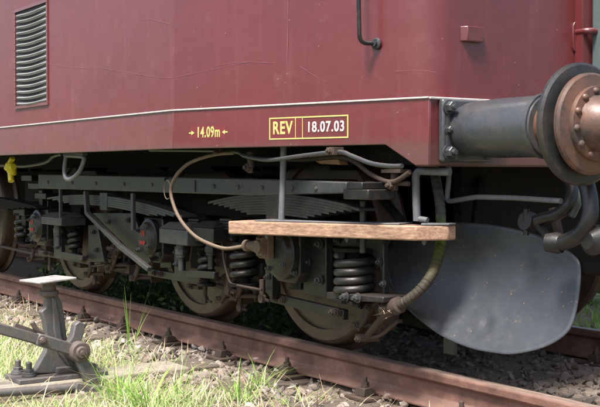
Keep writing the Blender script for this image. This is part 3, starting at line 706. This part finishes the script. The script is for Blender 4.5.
# ---- bogie frame
YF = -.16                                         # outer face of the side frame plate
fm = MB()
x_l = AX[0] - .75; x_r = AX[2] + .28
def fpoly(pts, y=YF, d=.03): fm.prism([(x, y, z) for x, z in pts], (0, d, 0))
fpoly([(x_l, .80), (x_r, .80), (x_r + .1, .66), (x_r, .60), (x_l, .60)])
for a in AX:                                       # horn guides either side of every box
    for s_ in (-1, 1):
        fpoly([(a + s_ * .13, .60), (a + s_ * .30, .60), (a + s_ * .24, .30), (a + s_ * .13, .30)], YF, .035)
fpoly([(x_l - 6, .97), (x_r, .97), (x_r + .1, .66), (x_r, .34), (x_l - 6, .34)], 1.60, .03)  # far side plate, made solid and taller to block light leaking through
for x in (AX[0] + .85, AX[1] + .68, AX[0] - .6): fm.bb((x - .02, YF + .04, .42), (x + .02, 1.6, .80))  # cross plates added to keep the view underneath dark
fm.build('bogie_frame', 'frame', L, .004)
m = MB()
for x in (AX[0] + .86, AX[1] + .70): m.nx().cyl((x, .2, .42), (x, 1.2, .42), .19, 24)
each(m, 'traction_motor', 'frame', L)
# long beam above the springs
bt = [at(38, 174, -.40), at(250, 178.5, -.40), at(346, 182, -.40)]; bbm = [at(38, 188.5, -.40), at(250, 195.5, -.40), at(346, 193.5, -.40)]
m = MB(); m.prism(bt + list(reversed(bbm)), (0, .09, 0)); lb = m.build('spring_beam', 'grey', L, .006)
m = MB(); p = at(195, 186, -.402); m.bb(p + Vector((-.012, -.004, -.03)), p + Vector((.003, .01, .03))); p = at(168, 178, -.402)
m.tube(bend([p, p + Vector((0, -.02, -.005)), p + Vector((.03, -.03, -.02))], .01), .005, 8); m.build('beam_lug', 'grey', lb)
for u in (16, 24):                                 # end lugs on the far left of the beam
    pass
m = MB(); 
for i, (u, v) in enumerate(((33, 178), (40, 186), (47, 196))): p = at(u, v, -.3); m.nx().box(p, (.2, .1, .04))
m.nx().bb(at(42, 190, -.3), at(50, 212, -.22)); each(m, 'stepped_bracket', 'black', L, .004)
# leaf springs
def leafspring(xc, zc, half, drop, n, step, y0=-.385, y1=-.295, tl=.0125, up=True, skew=0.):
    m = MB(); K_ = 14
    for i in range(n):
        hl = half * (1 - step * i); off_ = -i * tl
        vs = []
        for k in range(K_ + 1):
            t = (k / K_ * 2 - 1); x = xc + t * hl; z = zc + off_ - drop * ((t * hl / half) ** 2) + skew * t * hl
            g = .0006
            vs += [(x, y0, z - tl + g), (x, y1, z - tl + g), (x, y1, z - g), (x, y0, z - g)]
        fs = [(k * 4 + j, (k + 1) * 4 + j, (k + 1) * 4 + (j + 1) % 4, k * 4 + (j + 1) % 4) for k in range(K_) for j in range(4)] + [(3, 2, 1, 0), (K_ * 4, K_ * 4 + 1, K_ * 4 + 2, K_ * 4 + 3)]
        m.add(vs, fs)
    return m
a = at(47, 203, -.385); b = at(182, 218, -.385); c = at(103, 196, -.385)
ls = leafspring((a.x + b.x) / 2, c.z + .0, (b.x - a.x) / 2, .055, 5, .10, skew=-.03).build('leaf_spring', 'grey', L)
m = MB(); p = at(103, 201, -.39); m.bb(p + Vector((-.05, 0, -.055)), p + Vector((.05, .11, .05))); m.build('buckle', 'grey', ls, .005)
a = at(206, 214, -.385); b = at(356, 199, -.385)
ls2 = leafspring((a.x + b.x) / 2 + .02, (b.z + .012), (b.x - a.x) / 2, .05, 8, .085, tl=.012, skew=.0).build('leaf_spring', 'black', L)
m = MB(); p = at(272, 205, -.395); m.bb(p + Vector((-.055, 0, -.10)), p + Vector((.055, .11, .05))); m.build('buckle', 'black', ls2, .005)
a = at(-60, 214, -.385); b = at(36, 204, -.385)
leafspring((a.x + b.x) / 2, b.z + .03, (b.x - a.x) / 2, .05, 6, .1).build('leaf_spring', 'frame', L)
m = MB()
for u0, v0, u1, v1 in ((343, 189, 368, 200), (347, 182, 362, 189.5)): m.bb(at(u0, v0, -.41), at(u1, v1, -.41) + Vector((0, .14, 0)))
p = at(357, 200, -.36); m.cyl(p + Vector((0, .03, 0)), p + Vector((0, .03, -.22)), .013); q = at(375, 190, -.3); m.lathe([(.035, 0), (.035, .05)], q, (0, -1, 0), 18)
m.build('spring_shackle', 'black', L, .005)
m = MB(); 
for (u, v) in ((190, 219), (222, 219), (232, 221)):
    p = at(u, v, -.36); m.nx()
    for k in range(4): m.bb(p + Vector((-.06, .02, -.012 - k * .014)), p + Vector((.05 - .01 * k, .10, 0 - k * .014)))
each(m, 'spring_pad', 'black', L, .002)
# spring seat blocks with chamfered lids
def block(u0, v0, u1, v1, y=-.43, dy=.17, mat='grey', lid=True):
    a = at(u0, v0, y); b = at(u1, v1, y); m = MB(); h = a.z - b.z; m.bb((a.x, y, b.z), (b.x, y + dy, a.z - h * .22))
    c = [(a.x, y, a.z - h * .2), (b.x, y, a.z - h * .2), (b.x, y + dy, a.z - h * .2), (a.x, y + dy, a.z - h * .2)]
    d = [(a.x + .035, y + .04, a.z + .012), (b.x - .035, y + .04, a.z + .012), (b.x - .035, y + dy - .03, a.z + .012), (a.x + .035, y + dy - .03, a.z + .012)]
    m.add(c + d, [(0, 1, 5, 4), (1, 2, 6, 5), (2, 3, 7, 6), (3, 0, 4, 7), (4, 5, 6, 7)])
    o = m.build('spring_seat', mat, L, .005)
    n = MB(); xc = (a.x + b.x) / 2; n.cyl((xc, y + .05, b.z), (xc, y + .05, b.z - .07), .026, 16); n.lathe([(.034, 0), (.034, .03)], (xc, y + .05, b.z - .055), (0, 0, 1), 6); n.cyl((xc, y + .05, b.z - .05), (xc, y + .05, b.z - .14), .016, 12)
    n.build('hanger_bolt', mat, o, .002); return o
block(41, 214, 61, 226); block(159, 224, 187, 246); block(192, 223, 213, 243, -.40, .2, 'black'); block(13, 203, 24, 216, -.34, .15, 'black')
# coil springs
def coil(u0, u1, v0, v1, y, turns, wr, mat='black', inner=True):
    a = at(u0, v0, y); b = at(u1, v1, y); d = at((u0 + u1) / 2, v0, y); w_ = (d - CP).dot(CF); R = (u1 - u0) / 2 / F_PX * w_ - wr
    x = d.x; zt, zb = a.z, at(u0, v1, y).z; pts = []; n = int(turns * 20)
    for i in range(n + 1):
        t = i / n; g = 2 * math.pi * turns * t + 1; pts.append((x + R * math.cos(g), y + R * math.sin(g), zb + (zt - zb) * t))
    m = MB(); m.tube(pts, wr, 9); o = m.build('coil_spring', mat, L, smooth=80)
    k = MB(); k.cyl((x, y, zb - .02), (x, y, zt + .02), R * .55); k.lathe([(R + wr, 0), (R + wr, .014)], (x, y, zb - .024 - wr * .5), (0, 0, 1), 24); k.lathe([(R + wr, 0), (R + wr, .014)], (x, y, zt + wr * .7), (0, 0, 1), 24); k.build('spring_plate', 'frame', o)
    return o
coil(333, 376, 252, 291, -.26, 4.6, .0185)
coil(229, 259, 236, 277, -.27, 4.6, .0165)
coil(197, 216, 251, 278, -.30, 3.6, .0165)
coil(67, 82, 228, 249, -.30, 3.6, .016)
coil(14, 30, 216, 238, -.30, 3.4, .016)
coil(123, 137, 236, 258, -.24, 3.4, .015, 'frame')
# axle boxes
def axlebox(x, y=-.385, r=.088, words=True, big=False, u=0, v=0):
    z = AXZ - .02; m = MB()
    m.prism([(x + dx, y + .06, z + dz) for dx, dz in ((-.115, .115), (.115, .115), (.115, -.09), (.07, -.135), (-.07, -.135), (-.115, -.09))], (0, .22, 0))
    o = m.build('axle_box', 'black', L, .008)
    m = MB(); m.lathe([(r + .02, .058), (r + .02, .03), (r + .004, .026), (r, .018), (r - .006, .006), (r - .03, .001), (0, .0)], (x, y, z), (0, 1, 0), 40); cv = m.build('axle_cover', 'black', o)
    n = MB()
    for k in range(4):
        g = math.pi / 4 + k * math.pi / 2 + .2; n.nx().bolt((x + (r - .014) * math.cos(g), y + .006, z + (r - .014) * math.sin(g)), (0, -1, 0), .011, .014)
    for dx in (-.09, .09): n.nx().bolt((x + dx, y + .055, z - .085), (0, -1, 0), .012, .014)
    each(n, 'bolt', 'grey', o)
    if words:
        text('lettering', '135', .036, 'redtext', cv, (x - .005, y - .002, z + .028), (1, 0, 0), (0, -1, 0), bold=.001)
        text('lettering', 'NNP', .030, 'redtext', cv, (x - .005, y - .002, z - .025), (1, 0, 0), (0, -1, 0), bold=.001)
    return o
axlebox(AX[0]); axlebox(AX[1]); ab = axlebox(AX[2], r=.10, words=False, y=-.39)
# speed-sensor drive bolted on the third box, and its brown hose
p = Vector((AX[2] - .03, -.395, AXZ + .01)); m = MB()
m.bb(p + Vector((-.045, -.03, -.055)), p + Vector((.035, .0, .055))); m.bb(p + Vector((-.03, -.055, -.04)), p + Vector((.02, -.03, .04)))
for dx in (-.03, .02):
    for dz in (-.04, .04): m.bolt(p + Vector((dx, -.03, dz)), (0, -1, 0), .009, .012)
m.lathe([(.026, 0), (.026, .03), (.02, .035), (.02, .06), (.027, .062), (.027, .085), (.014, .09)], p + Vector((-.03, -.045, 0)), (-1, -.15, 0), 16); m.lathe([(.03, 0), (.03, .02)], p + Vector((-.005, -.05, 0)), (0, -1, 0), 16)
dv = m.build('sensor_drive', 'brownhose', ab, .003)
hs = [at(u, v, y) for u, v, y in ((234, 153, -.5), (222, 153.5, -.52), (205, 157, -.55), (188, 164, -.58), (176, 176, -.6), (171, 190, -.6), (174, 206, -.6), (182, 222, -.59), (195, 236, -.56), (210, 244, -.53), (226, 248.5, -.49))] + [p + Vector((-.11, -.055, 0))]
pipe('sensor_hose', hs, .0085, 'brownhose')
m = MB(); q = at(170, 190, -.6); ring = [q + Vector((.035 * math.cos(t) - .02, -.004, .045 * math.sin(t))) for t in np.linspace(0, 5.2, 20)]; m.tube(ring, .002, 6); m.build('wire_tie', 'brownhose', L)
# straps and the sloping stay
m = MB(); Y = -.42
m.nx().bar(at(60.5, 189, Y), at(61, 218, Y), .02, .022); m.nx().bar(at(133, 193, Y), at(133.5, 230, Y), .02, .028)
each(m, 'spring_strap', 'grey', L, .003)
m = MB(); pts = [at(86, 191, Y), at(87.5, 213, Y), at(120, 246, Y), at(149, 269, Y)]
for a, b in zip(pts, pts[1:]): m.bar(a, b + (b - a).normalized() * .008, .03, .026)
m.build('sloping_stay', 'grey', L, .004)
m = MB(); m.prism([at(u, v, -.36) for u, v in ((92, 213), (133, 213), (150, 262), (146, 266))], (0, .02, 0)); m.build('gusset', 'black', L, .004)
# brackets under box 1 / box 2, horn ties with bolts
def tie(u0, v0, u1, v1, h, y=-.24, bolts=()):
    a = at(u0, v0, y); b = at(u1, v1, y); m = MB(); m.bar(a, b, .03, h); o = m.build('horn_tie', 'black', L, .004)
    n = MB()
    for uu, vv in bolts: n.nx().bolt(at(uu, vv, y - .015), (0, -1, 0), .013, .014)
    each(n, 'bolt', 'rustyrod', o)
tie(272, 297, 346, 315, .045, bolts=((276, 298), (283, 300), (333, 312), (339, 313)))
tie(150, 272, 213, 283, .042, bolts=((155, 273), (161, 274), (203, 281), (209, 282)))
tie(40, 252, 92, 262, .04, bolts=((46, 253), (52, 254), (84, 260)))
m = MB()
def plate(pts, y, d): m.nx().prism([at(u, v, y) for u, v in pts], (0, d, 0))
plate(((53, 228), (61, 228), (61, 252), (82, 256), (82, 261), (54, 257)), -.36, .03)
plate(((174, 246), (181, 246), (181, 270), (214, 272), (214, 279), (174, 276)), -.36, .03)
plate(((160, 246), (171, 246), (171, 268), (160, 268)), -.25, .03)
plate(((265, 270), (272, 270), (272, 300), (265, 292)), -.30, .05)
plate(((88, 225), (97, 225), (104, 262), (88, 262)), -.3, .03)
each(m, 'hanger_bracket', 'black', L, .004)
# big guide plates around the third axle's right spring
m = MB()
plate(((303, 236), (326, 236), (326, 298), (303, 293)), -.27, .04)
plate(((326, 292), (383, 297), (383, 303), (326, 299)), -.33, .16)
plate(((331, 232), (383, 232), (384, 298), (382, 300), (381, 272), (374, 256), (362, 248), (331, 246)), -.235, .03)
plate(((286, 236), (300, 236), (300, 290), (286, 290)), -.2, .04)
each(m, 'spring_guide', 'black', L, .005)
n = MB()
for uv in ((320.5, 244), (320.5, 280), (308, 262), (358, 298), (346, 297)): n.nx().bolt(at(*uv, -.275 if uv[0] < 330 else -.335), (0, -1, 0), .016, .018)
each(n, 'guide_bolt', 'grey', L)
m = MB(); p = at(372, 212, -.2); q = at(410, 252, -.2); m.bar(at(375, 190, -.2), at(402, 222, -.2), .03, .03); m.build('end_stay', 'frame', L, .004)
# brake rigging hanging beside each wheel
def rig(x, z, y=-.17, s=1.):
    m = MB()
    m.bar((x, y, z + .16), (x + .03, y, z - .02), .022, .03); m.bar((x + .03, y - .02, z + .02), (x - .05, y - .03, z - .12), .018, .028)
    m.cyl((x - .06, y - .06, z), (x + .08, y + .08, z + .01), .014); m.cyl((x - .07, y - .05, z - .10), (x + .03, y + .05, z - .10), .012)
    m.tube(bend([(x + .1, y, z + .05), (x + .03, y - .03, z - .02), (x - .02, y - .03, z - .10), (x - .10, y - .03, z - .12)], .03), .010)
    for d in ((0, .02), (.03, -.02), (-.05, -.1)): m.bolt((x + d[0], y - .03, z + d[1]), (0, -1, 0), .014, .016)
    o = m.build('brake_rigging', 'rustyrod', L, .002)
    k = MB(); k.prism([(x - .08, y + .07, z + .12), (x - .02, y + .07, z + .14), (x, y + .07, z - .06), (x - .03, y + .07, z - .14), (x - .075, y + .07, z - .02)], (0, .09, 0)); k.build('brake_block', 'rustyrod', L, .004)
for a in WX: rig(a + .54, .27)
for a in WX[1:]: rig(a - .50, .30)
rig(WX[0] - .5, .3)
rig(WX[0] + .95, .33, -.2)
rig(WX[1] - .75, .36, -.2)
m = MB(); p0 = at(366, 338, -.2); p1 = at(392, 306, -.24); m.tube([p0, (p0 + p1) / 2, p1], .016, 10); m.tube([p0 + Vector((-.02, -.04, .0)), p0 + Vector((.02, .05, 0))], .018, 10)
m.bolt(p0 + Vector((0, -.04, 0)), (0, -1, 0), .012, .012); m.tube(bend([p0, p0 + Vector((.1, 0, .02)), p0 + Vector((.22, 0, .10))], .03), .008); m.build('brake_rod', 'rustyrod', L)
for u0, v0, u1, v1, y in ((95, 266, 150, 276, -.05), (215, 285, 268, 300, -.05), (0, 246, 45, 256, -.05), (345, 318, 420, 322, 0.05)):
    MB().bar(at(u0, v0, y), at(u1, v1, y), .025, .02).build('brake_rod', 'rustyrod', L, .003)
MB().bb(at(443, 325, .05), at(454, 356, .05) + Vector((0, .02, 0))).build('guard_iron', 'grey', L, .004)
MB().bar(at(405, 318, .05), at(450, 328, .05), .03, .05).build('guard_stay', 'frame', L, .004); MB().bar(at(360, 300, .1), at(440, 322, .1), .03, .05).build('guard_stay', 'frame', L, .004)

# ---- small running gear detail: bolts on plates, thin pipes, brackets, cables
n = MB()
for u, v, y in ((291, 246, -.205), (291, 262, -.205), (291, 280, -.205), (268, 277, -.305), (57, 234, -.365), (57, 247, -.365), (177, 252, -.365), (177, 264, -.365), (165, 255, -.255), (93, 232, -.305), (96, 250, -.305), (108, 222, -.365), (138, 250, -.365), (128, 220, -.365), (380, 262, -.24), (384, 284, -.24), (338, 240, -.24), (360, 240, -.24)): n.nx().bolt(at(u, v, y), (0, -1, 0), .012, .013)
each(n, 'bolt', 'grey', L)
n = MB()
for u in (48, 72, 96, 124, 152, 214, 238, 262, 292, 316): n.nx().lathe([(.011, 0), (.010, .005), (.006, .008), (0, .009)], at(u, 181 + u * .025, -.4005), (0, -1, 0), 10)
each(n, 'rivet', 'grey', L)
pipe('thin_pipe', [at(u, v, -.33) for u, v in ((190, 262), (192, 246), (196, 232), (215, 228), (222, 240), (224, 262), (230, 284), (262, 290))], .006, 'rustyrod', smooth=False, rr=.03)
pipe('thin_pipe', [at(u, v, -.21) for u, v in ((92, 266), (110, 262), (116, 244), (128, 240), (150, 262))], .006, 'grey')
pipe('thin_pipe', [at(u, v, -.12) for u, v in ((60, 200), (120, 206), (180, 212), (240, 214), (300, 220))], .009, 'rustyrod')
pipe('cable', [at(u, v, -.22) for u, v in ((296, 224), (310, 232), (324, 226), (342, 232), (362, 228))], .006, 'black')
for u0, v0, u1, v1, y, mt in ((250, 262, 262, 276, -.22, 'black'), (216, 252, 226, 268, -.24, 'rustyrod'), (186, 284, 198, 290, -.18, 'rustyrod'), (117, 262, 129, 274, -.16, 'rustyrod'), (104, 258, 112, 270, -.2, 'black'), (238, 284, 256, 291, -.2, 'black'), (72, 262, 80, 268, -.2, 'rustyrod'), (352, 303, 372, 310, -.2, 'black')):
    a = at(u0, v0, y); b = at(u1, v1, y); m = MB(); m.bb(a, b + Vector((0, .06, 0))); m.bolt((a + b) / 2 + Vector((0, 0, 0)), (0, -1, 0), .011, .014); m.build('bracket', mt, L, .003)
for u, v, y in ((228, 283, -.25), (262, 290, -.3), (50, 262, -.2), (95, 275, -.15), (205, 292, -.15), (240, 300, -.12)):   # spring dampers and eye bolts
    p = at(u, v, y); m = MB(); m.cyl(p + Vector((0, 0, .05)), p + Vector((0, 0, -.03)), .013, 12); m.lathe([(.022, 0), (.022, .02)], p + Vector((0, -.01, -.04)), (0, 1, 0), 14); m.cyl(p + Vector((-.03, 0, -.035)), p + Vector((.05, .01, -.05)), .007, 8); m.build('eye_bolt', 'rustyrod', L)
for a_ in AX:                                      # ribs cast on the axle boxes
    for dx in (-.06, .06):
        m = MB(); m.prism([(a_ + dx - .006, -.30, AXZ + .09), (a_ + dx - .006, -.30, AXZ + .155), (a_ + dx - .006, -.12, AXZ + .155), (a_ + dx - .006, -.12, AXZ + .09)], (.012, 0, 0)); m.build('rib', 'black', L, .002)

# ---- wrapped mossy hose at the front
hp = crv([at(u, v, y) for u, v, y in ((433, 160, .02), (436, 180, .0), (440, 205, -.03), (441, 235, -.07), (438, 258, -.13), (430, 277, -.2), (418, 292, -.25), (405, 302, -.27), (392, 308, -.27))], 26)
rr = [.0215 - (.0024 if i % 6 == 0 else 0) + .0004 * ((i * 7) % 5 - 2) for i in range(len(hp))]
m = MB(); m.tube(hp, rr, 16); ho = m.build('brake_hose', 'hose', L, smooth=80)
m = MB(); q = hp[-1]; dd = (hp[-1] - hp[-6]).normalized(); m.lathe([(.022, -.06), (.034, -.055), (.036, -.02), (.03, 0), (.026, .02), (.034, .03), (.034, .05), (.012, .06)], q, dd, 16); m.build('hose_coupling', 'rustyrod', ho)
S_ = []
for _ in range(45): S_.append((q.x + rng.normal() * .02, q.y - .02 + rng.normal() * .02, q.z + rng.normal() * .02, rng.uniform(.02, .06), .001, rng.uniform(0, 6.28), rng.uniform(1.2, 3.0), rng.uniform(-.3, .8)))
V, F = blades('', S_, '', ''); m = MB(); m.add(V, F); m.build('snagged_straw', 'straw', ho)
# ---- dished deflector plate
oc = [(385, 252), (383.5, 262), (385, 273), (391, 287), (401, 301), (414, 314), (430, 326), (447, 337), (465, 345), (483, 351), (500, 354), (515, 355.8), (530, 354), (545, 350), (559, 343), (570, 333), (575, 321), (578, 305), (580.5, 285), (581, 268), (578, 259), (570, 252), (556, 245), (540, 236), (520, 230), (500, 226), (478, 223), (455, 222), (430, 223), (410, 228), (394, 236)]
cu, cv_ = 485, 285
p0 = at(cu, cv_, .0); pn_ = Vector((.38, -.92, .0)).normalized(); pn_ = Vector((.16, -.96, .22)).normalized()
P_ = [atn(u, v, p0, pn_) for u, v in oc]; ring = crv(P_ + [P_[0]], 3)[:-1]; nr = len(ring); C_ = sum(ring, Vector()) / nr
hx = Vector((pn_.y, -pn_.x, 0)).normalized() * -1; hz = hx.cross(pn_); hz = hz if hz.z > 0 else -hz; hx = Vector((-pn_.y, pn_.x, 0)).normalized()
if hx.x < 0: hx = -hx
rows = 22; vs = []
dent = [(atn(486, 323, p0, pn_), .028, .009), (atn(486, 323, p0, pn_), .06, -.005), (atn(430, 262, p0, pn_), .05, -.004), (atn(523, 272, p0, pn_), .05, .006), (atn(545, 305, p0, pn_), .10, -.008)]
def disp(q, t):
    l = q - C_; a = l.dot(hx); b = l.dot(hz)
    d = -.035 * (1 - t * t) + .03 * (b / .28) * abs(b / .28) * 0
    d += .75 * max(0, -b) ** 2 - .1 * max(0, b) ** 2
    for c, r, k in dent: d -= k * math.exp(-((q - c).length / r) ** 2)
    return d + .002 * noise.noise(q * 4)
for i in range(1, rows + 1):
    t = i / rows
    for j in range(nr): q = C_ + (ring[j] - C_) * t; vs.append(q + pn_ * disp(q, t))
vs.append(C_ + pn_ * disp(C_, 0)); ctr = len(vs) - 1
fs = [(i * nr + j, i * nr + (j + 1) % nr, (i + 1) * nr + (j + 1) % nr, (i + 1) * nr + j) for i in range(rows - 1) for j in range(nr)] + [(ctr, (j + 1) % nr, j) for j in range(nr)]
m = MB(); m.add(vs, fs); do = m.build('deflector_plate', 'dish', L, smooth=180)
sm = do.modifiers.new('thick', 'SOLIDIFY'); sm.thickness = .004; sm.offset = 0
n = MB(); 
for (u, v) in ((448, 246), (470, 240)): q = atn(u, v, p0 - pn_ * .03, pn_); n.nx().bar(q - pn_ * .02, Vector((q.x - .15, .25, .8)), .03, .03)
each(n, 'plate_stay', 'frame', L)
# ---- pipes and hoses under the buffer
pipe('coupling_bar', [at(u, v, -.05) for u, v in ((449, 164), (449, 178), (446.5, 202), (476, 197), (515, 198), (561, 201))], .0105, 'pipegrey', smooth=False, rr=.03)
pipe('front_air_hose', [at(u, v, y) for u, v, y in ((566, 176, .1), (572, 190, .08), (568, 205, .05), (556, 215, .03), (542, 219, .02), (532, 222, .02))], .024, 'black', n=14)
m = MB(); q = at(530, 222, .02); m.lathe([(.036, -.02), (.04, 0), (.036, .03)], q, (0, -1, .2), 18); m.tube([q + Vector((0, -.02, .05)), q + Vector((0, -.02, -.05))], .012); m.bar(q + Vector((.03, 0, 0)), q + Vector((.11, -.02, -.05)), .02, .02); m.build('hose_head', 'black', L)
pipe('front_air_hose', [at(u, v, y) for u, v, y in ((578, 165, .0), (588, 190, -.02), (590, 215, -.04), (582, 232, -.05), (570, 240, -.05), (560, 243, -.05))], .030, 'black', n=14)
pipe('front_air_hose', [at(u, v, .15) for u, v in ((574, 165), (579, 185), (579, 200), (572, 216))], .014, 'green', n=12)
m = MB(); q = at(557, 243, -.05); m.lathe([(.036, -.02), (.04, 0), (.034, .04)], q, (-1, -.4, 0), 18); m.build('hose_head', 'black', L)
m = MB(); q = at(598, 240, .0); m.lathe([(.05, 0), (.055, .03), (.03, .06)], q, (0, -1, 0), 24); m.build('end_cap', 'black', L); m = MB(); m.bb(at(574, 225, .1), at(640, 280, .1) + Vector((0, .1, 0))); m.build('front_bracket', 'frame', L, .006)
m = MB(); m.bb((CN.x - .35, .14, .45), (CN.x - .3, 1.55, .86)); m.build('end_beam', 'frame', L, .006)
m = MB()
for u, v0, v1 in ((553, 208, 235),): m.nx().bar(at(u, v0, .25), at(u + 6, v1, .25), .03, .03)
each(m, 'hose_bracket', 'frame', L, .004)

# ================================================================ point lever stand on its old timber
T = MB(); Xt = atx(150, 368, -4.85)
def gz(u, v, z): d = ray(u, v); return CP + d * ((z - CP.z) / d.z)
ZT_ = -.155
ta = gz(192, 366, ZT_); X1_ = ta.x + .02; 
T.bb((X1_ - .24, -2.6, ZT_ - .14), (X1_, ta.y - .02, ZT_)); to = T.build('old_timber', 'timber', bevel=.012); tag(to, 'long weathered grey timber carrying the point lever stand', 'timber')
XS = X1_ - .12
ST = empty('point_lever', (XS, -1.2, ZT_)); tag(ST, 'old grey iron point lever stand with a white plate on top', 'point lever')
s2 = lambda u, v, dx=0.: atx(u, v, XS + dx)
m = MB(); a = s2(12, 377); b = s2(100, 377); m.bb((XS - .11, a.y, ZT_), (XS + .10, b.y, ZT_ + .022)); m.bb((XS - .05, s2(52, 0).y, ZT_ + .022), (XS + .05, s2(92, 0).y, ZT_ + .05)); m.build('base_plate', 'leverm', ST, .004)
for u, v in ((18, 362), (29, 368)):
    q = s2(u, v + 10, .03 if u > 20 else -.06); q.z = ZT_ + .022; m = MB(); m.lathe([(.034, 0), (.034, .012)], q, (0, 0, 1), 20); m.lathe([(.026, .012), (.026, .036)], q, (0, 0, 1), 6); m.lathe([(.030, .012), (.030, .02)], q, (0, 0, 1), 20); m.lathe([(.014, .03), (.014, .065), (.01, .07)], q, (0, 0, 1), 12); m.build('base_bolt', 'leverm', ST, .002)
# curved upright casting
out = [(40, 294), (56, 293), (62, 302), (65, 318), (67, 336), (72, 352), (86, 366), (96, 372), (34, 374), (38, 366), (46, 352), (47, 338), (45, 322), (41, 312), (46, 308), (47, 300)]
m = MB(); m.prism([s2(u, v, .02) for u, v in out], (-.05, 0, 0)); m.prism([s2(u, v, .034) for u, v in ((52, 296), (57, 300), (60, 318), (62, 336), (68, 352), (82, 368), (72, 370), (58, 352), (54, 330), (53, 312))], (-.075, 0, 0)); m.build('upright', 'leverm', ST, .006)
m = MB(); q = s2(49, 290); m.lathe([(.038, -.03), (.046, -.024), (.046, -.004), (.034, 0), (.030, .03), (.040, .034), (.040, .044)], q, (0, 0, 1), 24); m.build('lamp_socket', 'rusthub', ST, .002)
q = s2(48, 279.5); m = MB(); m.box(q + Vector((0, 0, .0)), (.19, .20, .010), Matrix.Rotation(R_(3), 3, 'X') @ Matrix.Rotation(R_(10), 3, 'Z')); m.build('top_plate', 'plate_white', ST, .003)
m = MB(); m.tube(bend([s2(32, 322, -.02), s2(36, 330, -.02), s2(46, 334, -.02)], .02), .012); m.bar(s2(14, 325, -.05), s2(44, 336, -.05), .02, .025, (1, 0, 0)); m.build('catch_bar', 'rusthub', ST, .003)
# lever arm, hub, horn, crank
m = MB(); a = s2(-60, 312, .10); b = s2(40, 340, .10); c = s2(77, 351, .10)
m.bar(a, b, .03, .050, (1, 0, 0)); m.bar(b - (c - b).normalized() * .02, c, .045, .058, (1, 0, 0)); lv_ = m.build('lever_arm', 'leverm', ST, .007)
m = MB(); m.lathe([(.048, -.06), (.05, -.05), (.05, .045), (.044, .055)], c, (1, 0, 0), 30); m.lathe([(.030, .05), (.030, .062), (.026, .07)], c, (1, 0, 0), 24); m.lathe([(.012, .06), (.012, .075)], c, (1, 0, 0), 10); m.build('hub', 'rusthub', lv_, .002)
m = MB(); q = s2(42, 340, .122); m.bolt(q, (1, 0, 0), .016, .018); m.build('bolt', 'rusthub', lv_)
m = MB(); m.prism([s2(u, v, .11) for u, v in ((68, 345), (73, 336), (75, 325), (80, 321), (86, 325), (84, 334), (80, 345))], (-.05, 0, 0)); m.build('horn', 'leverm', lv_, .006)
m = MB(); m.prism([s2(u, v, .15) for u, v in ((74, 356), (84, 352), (94, 368), (104, 385), (107, 396), (98, 399), (88, 388), (80, 370))], (-.035, 0, 0)); cr_ = m.build('crank', 'leverm', lv_, .005)
m = MB(); m.tube([s2(-60, 399, .17), s2(0, 393, .17), s2(76, 387.5, .17)], .019, 14); m.bar(s2(74, 388, .17), s2(108, 393, .17), .05, .055, (1, 0, 0)); m.lathe([(.026, 0), (.026, .02)], s2(94, 391, .195), (1, 0, 0), 18); m.build('point_rod', 'leverm', ST, .004)
